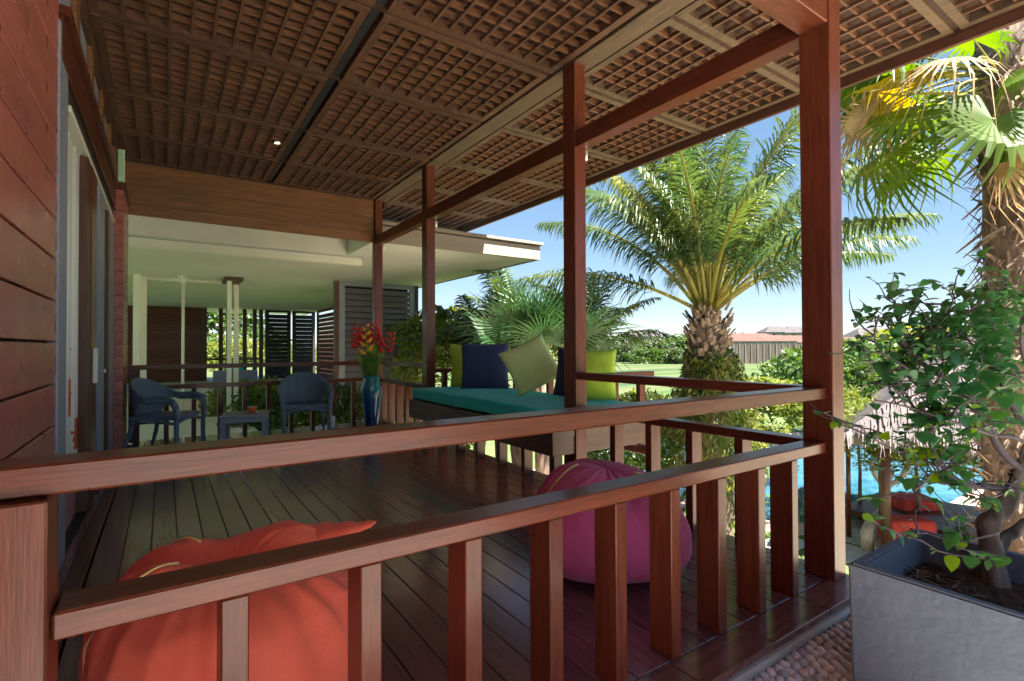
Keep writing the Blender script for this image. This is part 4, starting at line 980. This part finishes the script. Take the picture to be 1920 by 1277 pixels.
# ================================================================== SHRUBS, TREES
def blob(rx, ry, rz, seed, clumps=26, low=-.25):
    r0 = random.Random(seed); cs = []
    for k in range(clumps):
        a = r0.uniform(0, 2*pi); e = r0.uniform(low, 1); rr_ = sqrt(max(0, 1-e*e)); cs.append((Vector((cos(a)*rr_*rx, sin(a)*rr_*ry, e*rz))*r0.uniform(.55, .9), r0.uniform(.25, .48)))
    def f(rr):
        c, s = cs[rr.randrange(clumps)]; d = Vector((rr.gauss(0, 1), rr.gauss(0, 1), rr.gauss(0, 1))).normalized()
        return c+Vector((d.x*rx, d.y*ry, d.z*rz))*s*rr.uniform(.7, 1.05), d
    return f
def shrubtype(rx, ry, rz, n, size, mt, seed, aspect=.5, low=-.25):
    o = leafcloud('foliage', n, blob(rx, ry, rz, seed, 26, low), size, mt, None, seed, aspect); me = o.data; bpy.data.objects.remove(o); return me
ST = {'lime': shrubtype(1, 1, .8, 3400, .13, M['shrub1'], 1), 'green': shrubtype(1, 1, .8, 3400, .13, M['shrub2'], 2), 'lime2': shrubtype(1, 1, .9, 3400, .11, M['shrub1'], 6, .3),
      'tree': shrubtype(1, 1, .75, 3600, .12, M['shrub3'], 3, .7, -.95), 'tree2': shrubtype(1, 1, .8, 3600, .11, M['shrub2'], 5, .7, -.95)}
def shrub(kind, loc, s, lb, cat='shrub', name='garden_shrub', group='garden shrubs round the pool', trunk=.3):
    t = empty(name, (loc[0], loc[1], G), lb, cat, group)
    o = link('foliage' if cat == 'shrub' else 'crown', ST[kind], t, loc, (0, 0, rnd.uniform(0, 6))); o.scale = s
    tubes('stem' if cat == 'shrub' else 'trunk', [([(loc[0], loc[1], G), (loc[0]+.05, loc[1], (G+loc[2])/2), (loc[0], loc[1]+.05, loc[2])], [.05*s[0], .04*s[0], .02*s[0]])], M['palmbark'], t, 6)
    return t
def sh_at(kind, u, v, d, s, lb, **k): p = at(u, v, d); return shrub(kind, p, s, lb, **k)
sh_at('lime', 1200, 800, 15, (1.6, 1.6, 1.2), 'lime green shrub seen above the side railing left of the oil palm trunk')
sh_at('lime2', 1290, 815, 13.0, (1.1, 1.1, 1.1), 'yellow-green shrub at the foot of the oil palm, behind the side balusters')
sh_at('lime', 1430, 770, 16, (1.8, 1.8, 1.2), 'lime green shrub right of the oil palm, seen between the two front rails')
sh_at('lime2', 1400, 850, 14.5, (1.1, 1.1, 1.1), 'yellow-green shrub just left of the nearest post, low between the rails')
sh_at('lime', 1345, 835, 14, (1.1, 1.1, 1.0), 'lime green shrub between the oil palm and the pool')
sh_at('green', 1540, 720, 22, (2.2, 2.2, 2.0), 'green shrub mostly hidden behind the nearest post')
sh_at('lime2', 1650, 830, 11.5, (1.3, 1.3, .9), 'sunlit yellow-green shrub in front of the thatched roof, right of the nearest post')
sh_at('lime', 1720, 855, 12.2, (1.2, 1.2, .7), 'sunlit shrub behind the planter bush, below the thatched roof')
sh_at('lime2', 1610, 790, 13, (1.0, 1.0, .9), 'small pale shrub at the left corner of the thatched roof')
sh_at('green', 1640, 700, 24, (3.0, 3.0, 2.0), 'green hedge tree behind the thatched roof, next to the nearest post')
sh_at('lime', 1730, 670, 26, (3.2, 3.2, 2.0), 'bright green tree behind the ridge of the thatched roof')
sh_at('lime2', 850, 720, 12.5, (1.5, 1.5, 1.2), 'green shrub behind the lime cushion, right of the daybed far post')
sh_at('lime', 850, 650, 14, (1.6, 1.6, 1.3), 'pale green shrub right of the daybed far post, under the young palm')
sh_at('lime', 930, 800, 14, (1.4, 1.4, 1.2), 'shrub seen under the daybed, left')
sh_at('green', 1180, 850, 11, (.9, .9, .8), 'strappy green shrub seen behind the side balusters below the daybed end')
sh_at('green', 540, 790, 13, (1.3, 1.3, 1.1), 'leafy green shrub behind the right wicker chair')
sh_at('lime', 480, 770, 15, (1.3, 1.3, 1.1), 'yellow-green shrub behind the low side table')
sh_at('green', 620, 785, 14, (1.1, 1.1, 1.2), 'green shrub seen through the back balusters right of the wicker chair')
sh_at('lime2', 735, 800, 15, (.8, .8, .9), 'small lime shrub seen behind the vase')
sh_at('green', 410, 668, 42, (2.6, 2.6, 2.2), 'green shrub outside the pavilion, left part of its window')
sh_at('lime', 450, 675, 40, (2.4, 2.4, 2.0), 'lime shrub outside the pavilion, middle of its window')
sh_at('green', 480, 660, 44, (2.6, 2.6, 2.4), 'green shrub outside the pavilion, right part of its window')
sh_at('tree2', 430, 585, 46, (4.0, 4.0, 3.0), 'leafy tree seen through the top of the pavilion window')
sh_at('lime2', 560, 690, 42, (2.6, 2.6, 2.2), 'lime shrub outside behind the dark louvred screens')
# far trees: a line of them along the rice field
FT = 'trees along the far side of the rice field'
FTL = ['dull olive far tree directly below the grey skyline house, left of the oil palm', 'green far tree second from the daybed post gap, under the skyline house', 'dull olive far tree midway between the skyline house and the oil palm trunk', 'tallest green far tree touching the oil palm trunk on its left',
 'dull olive far tree nearest the post with the daybed', 'low green bush at the field edge midway left of the oil palm trunk', 'low olive bush at the field edge touching the oil palm trunk', 'low green bush at the field edge under the grey skyline house',
 'dull olive far tree just right of the oil palm trunk, tallest there', 'green far tree above the terracotta roof right of the oil palm', 'dull olive far tree between the two dark skyline roofs', 'green far tree under the dark skyline roof nearest the corner post',
 'dull olive far tree touching the left side of the nearest post', 'dark green tiered far tree standing above the terracotta roof', 'dull olive far tree hidden behind the oil palm trunk', 'green far tree just right of the nearest post, beyond the hedge',
 'dull olive far tree right of the nearest post, second in the line', 'green far tree above the thatched roof, third in the line', 'dull olive far tree above the thatched roof, fourth in the line', 'green far tree behind the upper part of the planter bush', 'dull olive far tree beside the tall fan palm trunk',
 'green far tree hidden behind the nearest post', 'dull olive far tree behind the lime cushion right of the post', 'green far tree behind the post with the daybed', 'dull olive far tree behind the low fan palm', 'green far tree behind the young palm right of the far daybed post']
far = []
k = 0
fr_ = random.Random(4)
for u, v, d, s in ((1185, 648, 150, 5), (1215, 645, 155, 5.5), (1250, 640, 150, 6.5), (1285, 638, 148, 7), (1165, 652, 145, 4.5), (1235, 652, 130, 3.6), (1270, 654, 128, 3.5), (1200, 655, 130, 3.4),
                   (1375, 622, 220, 9), (1405, 626, 230, 7.5), (1440, 625, 235, 8), (1470, 628, 240, 8), (1495, 629, 240, 7), (1380, 612, 210, 6), (1350, 630, 200, 7),
                   (1600, 640, 160, 6), (1640, 640, 170, 7), (1690, 636, 170, 8), (1750, 634, 165, 8), (1820, 632, 170, 9), (1890, 632, 170, 9), (1560, 642, 200, 6), (1130, 650, 150, 6), (1080, 648, 160, 7), (900, 640, 160, 9), (840, 640, 120, 8)):
    side = 'left of the oil palm trunk' if u < 1320 else ('right of the oil palm trunk' if u < 1520 else 'beyond the thatched roof')
    col = ('tree', 'tree2')[k % 2]
    hue = 'dull olive' if col == 'tree' else 'fresh green'
    size = 'tall ' if s >= 7.5 else ('low ' if s < 4 else '')
    k += 1
    q_ = at(u, v, d); q_.z = G+s*.5
    shrub(col, q_, (s*1.35, s, s*.72), FTL[k-1], cat='tree', name='far_tree', group=FT)

# ================================================================== FAR HOUSES
def hiphouse(u, v, d, w_, h, rh, wall, roof, lb, yaw=0, ov=.6, win=2):
    p = at(u, v, d); t = empty('far_house', (p.x, p.y, G), lb, 'house'); z0 = G; z1 = p.z-rh
    dep = w_*.7
    b = joinboxes('wall', [(p.x-w_/2, p.x+w_/2, p.y-dep/2, p.y+dep/2, z0, z1)], wall, t)
    A_ = [(p.x-w_/2-ov, p.y-dep/2-ov, z1), (p.x+w_/2+ov, p.y-dep/2-ov, z1), (p.x+w_/2+ov, p.y+dep/2+ov, z1), (p.x-w_/2-ov, p.y+dep/2+ov, z1), (p.x-w_*.22, p.y, p.z), (p.x+w_*.22, p.y, p.z)]
    fromdata('roof', A_, [(0, 1, 5, 4), (1, 2, 5), (2, 3, 4, 5), (3, 0, 4), (3, 2, 1, 0)], roof, t, False)
    for k in range(win):
        x = p.x-w_/2+w_*(k+.7)/(win+.4); o = box('window', x-.6, x+.6, p.y-dep/2-.06, p.y-dep/2-.01, z1-2.4, z1-.9, M['louverd'], t, 0); box('sill', x-.7, x+.7, p.y-dep/2-.14, p.y-dep/2-.062, z1-2.5, z1-2.4, M['wallw'], o, 0)
    for ch in t.children: ch.location = ch.location
    t.rotation_euler = (0, 0, yaw); return t
hiphouse(1202, 618, 230, 17, 7, 3.2, M['wallw'], M['tileg'], 'grey hip-roofed house on the skyline left of the oil palm', -.6)
hiphouse(1405, 625, 165, 22, 6, 2.6, M['wallw'], M['tile'], 'terracotta-roofed house just right of the oil palm, behind the fence', -.6)
hiphouse(1453, 612, 300, 16, 8, 3.5, M['wallw'], M['tileg'], 'dark-roofed distant house, first from the right of the oil palm', -.6)
hiphouse(1490, 612, 300, 18, 8, 3.8, M['wallw'], M['tileg'], 'dark-roofed distant house touching the nearest post', -.6)
hiphouse(1480, 629, 175, 20, 6, 2.4, M['wallw'], M['tile'], 'brown-roofed long house directly above the woven fence', -.6)
hiphouse(1625, 615, 260, 18, 8, 4.5, M['wallw'], M['tileg'], 'grey house roof on the skyline right of the nearest post', -.6)
hiphouse(1590, 632, 170, 18, 6, 2.6, M['wallw'], M['tile'], 'terracotta roof just right of the nearest post above the hedge', -.6)
# woven fence across the field
a, b = at(1376, 674, 128), at(1580, 678, 118); a.z = b.z = G
fe = empty('woven_fence', (a+b)/2, 'long pale woven panel fence on the far side of the rice field', 'fence')
n = 17; dv = (b-a)/n; ang = atan2(dv.y, dv.x)
pmesh = boxmesh(dv.length-.15, .12, 4.7, M['bamboo'], 0); qm = boxmesh(.22, .25, 5.0, M['wallw'], 0)
for k in range(n):
    c = a+dv*(k+.5); link('fence_panel', pmesh, fe, (c.x, c.y, G+2.4), (0, 0, ang)); c = a+dv*k; link('fence_post', qm, fe, (c.x, c.y, G+2.5), (0, 0, ang))

# ================================================================== GAZEBO
gz = empty('thatched_gazebo', (15.2, 4.2, G), 'open garden pavilion with a grey thatched hip roof behind the planter bush', 'gazebo')
gx, gy, hs = 15.0, 3.1, 2.9
ez, az_ = -.62, 1.95
yawg = R(20)
def gr(x, y): return (gx+x*cos(yawg)-y*sin(yawg), gy+x*sin(yawg)+y*cos(yawg))
V = []; F = []
lay = 14
for i in range(lay+1):
    t_ = i/lay; s_ = hs*(1-t_)+.02; z_ = ez+(az_-ez)*t_
    for (sx, sy) in ((-1, -1), (1, -1), (1, 1), (-1, 1)):
        for k in range(12):
            nx_, ny_ = {(-1, -1): (1, 0), (1, -1): (0, 1), (1, 1): (-1, 0), (-1, 1): (0, -1)}[(sx, sy)]
            x_, y_ = sx*s_+nx_*2*s_*k/12, sy*s_+ny_*2*s_*k/12; nn = noise.noise(Vector((x_*2.5, y_*2.5, z_*3)))*.05
            V.append((*gr(x_, y_), z_+nn))
for i in range(lay):
    for j in range(48): k = (j+1) % 48; F.append((i*48+j, i*48+k, (i+1)*48+k, (i+1)*48+j))
b0 = len(V)
for j in range(48): x_, y_, z_ = V[j]; V.append((gx+(x_-gx)*.93, gy+(y_-gy)*.93, ez-.20))
for j in range(48): k = (j+1) % 48; F.append((b0+j, b0+k, k, j))
b1_ = len(V)
V.append((gx, gy, az_-.5))
for j in range(48): k = (j+1) % 48; F.append((b0+k, b0+j, b1_))
fromdata('thatch_roof', V, F, M['thatch'], gz)
rs = random.Random(9); SV, SF = [], []
for k in range(5200):
    sd_ = rs.randrange(4); a_ = rs.random(); tt = 1-sqrt(rs.random()); s_ = hs*(1-tt)+.02; q = (2*a_-1)*s_
    dx_, dy_ = ((0, -1), (1, 0), (0, 1), (-1, 0))[sd_]; x_, y_ = (q, -s_) if sd_ == 0 else (s_, q) if sd_ == 1 else (q, s_) if sd_ == 2 else (-s_, q)
    z_ = ez+(az_-ez)*tt+.045; ox, oy = gr(x_, y_); ddx, ddy = gr(dx_, dy_); dv_ = Vector((ddx-gx, ddy-gy, -(az_-ez)/hs)).normalized(); l_ = rs.uniform(.18, .5)
    sdv = dv_.cross(Vector((0, 0, 1))).normalized(); dv_ = (dv_+sdv*rs.uniform(-.12, .12)+Vector((0, 0, rs.uniform(-.02, .05)))).normalized(); w__ = rs.uniform(.006, .02); b = len(SV); p_ = Vector((ox, oy, z_))
    SV += [p_-sdv*w__, p_+sdv*w__, p_+dv_*l_+sdv*w__*.4, p_+dv_*l_-sdv*w__*.4]; SF.append((b, b+1, b+2, b+3))
fromdata('thatch_straw', SV, SF, noisy('weathered_straw', (.06, .05, .053), (.19, .16, .157), 9, rough=.95), gz, False)['kind'] = 'stuff'
lathe('ridge_cap', [(.16, 0), (.15, .12), (.06, .2), (.03, .42), (.0, .44)], M['thatch'], gz, 14, (gx, gy, az_-.05))
for sx in (-1, 1):
    for sy in (-1, 1):
        x_, y_ = gr(sx*2.2, sy*2.2); tubes('post', [([(x_, y_, G), (x_, y_, ez)], .09)], M['trimZ'], gz, 10)
x_, y_ = gr(0, 0)
o = box('platform', x_-2.4, x_+2.4, y_-2.4, y_+2.4, G+.02, G+.30, M['pooltile'], gz, .02); o.rotation_euler = (0, 0, yawg)
def ground_pt(u, v, z=G): d = at(u, v, 1)-CAM; return CAM+d*((z-CAM.z)/d.z)
for (u, v, sx, sy, sz, lb) in ((1710, 935, 1.0, .8, .35, 'red seat cushion in the garden pavilion, farther of the two'), (1700, 985, .95, .5, .55, 'bright red cushion nearest the planter in the garden pavilion')):
    p = ground_pt(u, v, -2.6); o = roundbox('red_cushion', sx, sy, sz, M['redcush'], None, (p.x, p.y, -2.72), .08); o.rotation_euler = (0, 0, YW); tag(o, lb, 'cushion')
t = empty('garden_bench', ground_pt(1715, 950, -2.75), 'low dark bench under the red cushions in the garden pavilion', 'bench')
p = t.location; box('bench_seat', p.x-1.4, p.x+1.2, p.y-1.1, p.y+1.1, -2.93, -2.78, M['trimX'], t, .02)
for sx in (-1.2, 1.0):
    for sy in (-.9, .9): box('bench_leg', p.x+sx-.05, p.x+sx+.05, p.y+sy-.05, p.y+sy+.05, G+.3, -2.93, M['trimZ'], t, .01)
# pale frangipani
p = ground_pt(1628, 1035)
t = empty('frangipani_tree', p, 'small frangipani with a pale grey trunk beside the planter corner', 'tree')
P_ = [p, ground_pt(1628, 1035)+Vector((0, 0, .5)), at(1655, 955, 12.0), at(1660, 915, 11.9), at(1672, 885, 11.8)]
tubes('trunk', [(smoothpts(P_), [.13-.003*k for k in range(25)])], M['frang'], t, 10)
tubes('branch', [(smoothpts([P_[3], at(1690, 895, 11.7), at(1705, 870, 11.6)]), .05), ], M['frang'], t, 8)
tubes('branch', [(smoothpts([P_[3], at(1640, 890, 11.9), at(1632, 860, 11.8)]), .05), ], M['frang'], t, 8)
o = link('crown', ST['lime2'], t, at(1668, 868, 11.8)); o.scale = (.75, .75, .45)
tp_ = empty('timber_pole', ground_pt(1592, 1010), 'thin reddish timber pole just right of the nearest post', 'pole'); 
tubes('pole_shaft', [([ground_pt(1592, 1010), ground_pt(1592, 1010)+Vector((0, 0, 2.6))], .05)], M['railZ'], tp_, 8)
tubes('pole_cap', [([ground_pt(1592, 1010)+Vector((0, 0, 2.6)), ground_pt(1592, 1010)+Vector((0, 0, 2.66))], .07)], M['trimZ'], tp_, 8)
# sun lounger by the pool with lime pad, white pot
p = ground_pt(1222, 872); t = empty('sun_lounger', p, 'lime green padded sun lounger on the lawn, seen between the side balusters', 'sun lounger')
box('lounger_frame', p.x-.35, p.x+.35, p.y-1, p.y+1, G+.22, G+.28, M['white'], t, .01); o = roundbox('pad', .66, 1.95, .10, M['pale'], t, (p.x, p.y, G+.34), .04)
for sx in (-.3, .3):
    for sy in (-.9, .9): box('leg', p.x+sx-.03, p.x+sx+.03, p.y+sy-.03, p.y+sy+.03, G+.01, G+.22, M['white'], t, .004)
for (u, v, lb) in ((1135, 880, 'pale blue-grey glazed garden pot seen left of the side balusters'), (1150, 872, 'taller blue garden pot next to the pale one')):
    p = ground_pt(u, v+18); t = empty('garden_pot', p, lb, 'pot')
    lathe('pot_body', [(.22, 0), (.33, .25), (.36, .55), (.28, .75), (.31, .8), (.27, .8), (.24, .7), (.001, .7)], noisy('pot_glaze', (.25, .38, .48), (.5, .6, .65), 3, rough=.2), t, 24, p)
    lathe('pot_foot', [(.24, -.0), (.25, .0), (.25, .03), (.22, .035)], M['concl'], t, 24, p)

# ================================================================== FAR PAVILION (white roof, louvred screens)
pv = empty('courtyard_pavilion', (2, 18, G), 'white-ceilinged pavilion across the courtyard with dark louvred walls', 'building')
box('roof_slab', -7, 6.35, 10.1, 30, 3.0, 3.28, M['cream'], pv, 0)
box('roof_slab', 2.952, 6.35, 8.5, 10.098, 3.0, 3.28, M['cream'], pv, 0)
box('parapet_face', -7, 2.95, 10.05, 10.098, 2.998, 3.75, M['creamtrim'], pv, 0)
box('fascia_board', 2.95, 6.42, 8.42, 8.495, 2.985, 3.26, M['fasciac'], pv, .004)
box('fascia_board', 6.355, 6.42, 8.50, 30, 2.985, 3.26, M['fasciac'], pv, .004)
box('fascia_cap', 2.95, 6.47, 8.36, 12, 3.285, 3.34, M['fasciac'], pv, .004)
box('ceiling_beam', -7, 3.28, 10.2, 10.36, 2.84, 2.999, M['creamtrim'], pv, .004)
box('shadow_joint', -7, 3.3, 10.1, 10.195, 2.975, 2.999, M['concl'], pv, .0)
box('floor_slab', -7, 6.4, 22, 30, -.55, -.30, M['concl'], pv, .0)
box('plinth', -7, 6.4, 22.4, 30, G, -.551, M['stonew'], pv, 0)
# back wall of dark red boards
xa, xb = AX(215, 27), AX(388, 27)
for k in range(22):
    box('wall_board', xa, xb, 27, 27.06, -.30+.15*k+.004, -.30+.15*k+.140, M['railX'], pv, 0)
box('wall_backing', xa, xb, 27.065, 27.1, -.3, 3.0, M['dark'], pv, 0)
for u in (377, 410, 424, 455, 474, 486): 
    x_ = AX(u, 26.9); box('mullion', x_, x_+.17, 26.9, 27.05, -.3, 2.999, M['trimZ'], pv, 0)
box('sill_rail', xb, AX(490, 27), 26.95, 27.0, .62, .72, M['trimX'], pv, 0)
# dark louvred screens
def screen(name, x0, x1, y, z0, z1, mt, fmt, pitch=.16, along='X', ov=1.0, back=False):
    s = empty(name, ((x0+x1)/2, y, z0)); s.parent = pv; s.location = Vector(((x0+x1)/2, y, z0))-pv.location
    def bb(n, a0, a1, b0, b1, c0, c1, m_):
        return box(n, a0, a1, b0, b1, c0, c1, m_, s, 0) if along == 'X' else box(n, b0-y+x0*0+y, b1-y+y, a0, a1, c0, c1, m_, s, 0)
    fw = .16
    bb('frame_stile', x0, x0+fw, y-.04, y+.04, z0, z1, fmt); bb('frame_stile', x1-fw, x1, y-.04, y+.04, z0, z1, fmt)
    bb('frame_rail', x0+fw, x1-fw, y-.04, y+.04, z1-.1, z1, fmt); bb('frame_rail', x0+fw, x1-fw, y-.04, y+.04, z0, z0+.1, fmt)
    z = z0+.1+pitch/2; me = boxmesh((x1-x0-2*fw) if along == 'X' else .02, .02 if along == 'X' else (x1-x0-2*fw), pitch*ov, mt, 0)
    if back: bb('gap_shade_sheet', x0+fw, x1-fw, y+.10, y+.12, z0+.1, z1-.1, M['dark'])  # black sheet added behind the slats, painting the gaps dark as shade
    while z < z1-.1:
        if along == 'X': link('louvre_slat', me, s, ((x0+x1)/2, y, z), (R(-28), 0, 0))
        else: link('louvre_slat', me, s, (y, (x0+x1)/2, z), (0, R(28), 0))
        z += pitch
    return s
screen('louvre_screen', 3.92, 6.12, 14.17, -.9, 2.995, M['louver'], M['slate'], .165, back=True)
box('screen_post', 3.80, 3.915, 14.1, 14.24, -1.2, 2.999, M['trimZ'], pv, 0); box('screen_post', 6.125, 6.22, 14.1, 14.24, -1.2, 2.999, M['louverd'], pv, 0)
screen('louvre_screen', AX(497, 27), AX(545, 27), 27, -.3, 2.995, M['louverd'], M['louverd'], .20, ov=1.06)
screen('louvre_screen', AX(546, 27)+.05, 6.3, 27, -.3, 2.995, M['louverd'], M['louverd'], .20, ov=1.06)
screen('louvre_screen', 15.5, 20.5, 6.3, -.3, 2.995, M['trimY'], M['trimZ'], .2, 'Y', ov=1.08)
screen('louvre_screen', 20.6, 26.5, 6.3, -.3, 2.995, M['trimY'], M['trimZ'], .2, 'Y', ov=1.08)
box('terrace_slab', -4, AX(452, 15.5), 12.4, 15.6, -.86, -.62, M['cream'], pv, 0)
box('terrace_wall', -4, AX(452, 15.5)-.15, 12.5, 15.5, G, -.861, M['stonew'], pv, 0)
box('bedroom_bench', AX(400, 26), AX(480, 26), 25.6, 26.3, -.299, .18, M['slate'], pv, 0)
o = box('bench_cushion', AX(425, 26), AX(455, 26), 25.7, 26.2, .181, .30, M['teal'], pv, .02)
# hanging white frame
sw = empty('white_pole_frame', (0, 14, 0), 'cream square-section steel pole frame rising to the pavilion ceiling behind the left chair', 'frame')
def pole(u, Y, z0, z1, w_=.12): x_ = AX(u, Y); box('pole', x_, x_+w_, Y, Y+.1, z0, z1, M['creamtrim'], sw, .004)
pole(249, 15.4, -.62, 2.999, .15); pole(262, 15.8, -.62, 2.999, .14); pole(426, 14.8, -.62, 2.9, .10); pole(439, 15.6, -.62, 2.9, .11)
box('pole_tie', AX(426, 14.8)-.05, AX(439, 15.6)+.12, 14.75, 15.72, 2.901, 2.999, M['trimX'], sw, .004)
box('top_tie', AX(262, 15.8), AX(430, 15.0), 15.90, 15.93, 2.93, 2.999, M['creamtrim'], sw, 0)
hp_ = empty('hanging_rod', (AX(343, 15.2), 15.2, 0), 'thin white rod with a small canopy dropping from the pavilion ceiling, left of centre', 'rod')
x_ = AX(343, 15.2); tubes('rod', [([(x_, 15.2, -.62), (x_, 15.2, 2.9)], .035)], M['creamtrim'], hp_, 10)
lathe('canopy', [(.04, -.2), (.09, -.06), (.16, 0), (.0, 0)], M['creamtrim'], hp_, 18, (x_, 15.2, 2.999))
print('battens', nb, 'objects', len(bpy.data.objects))
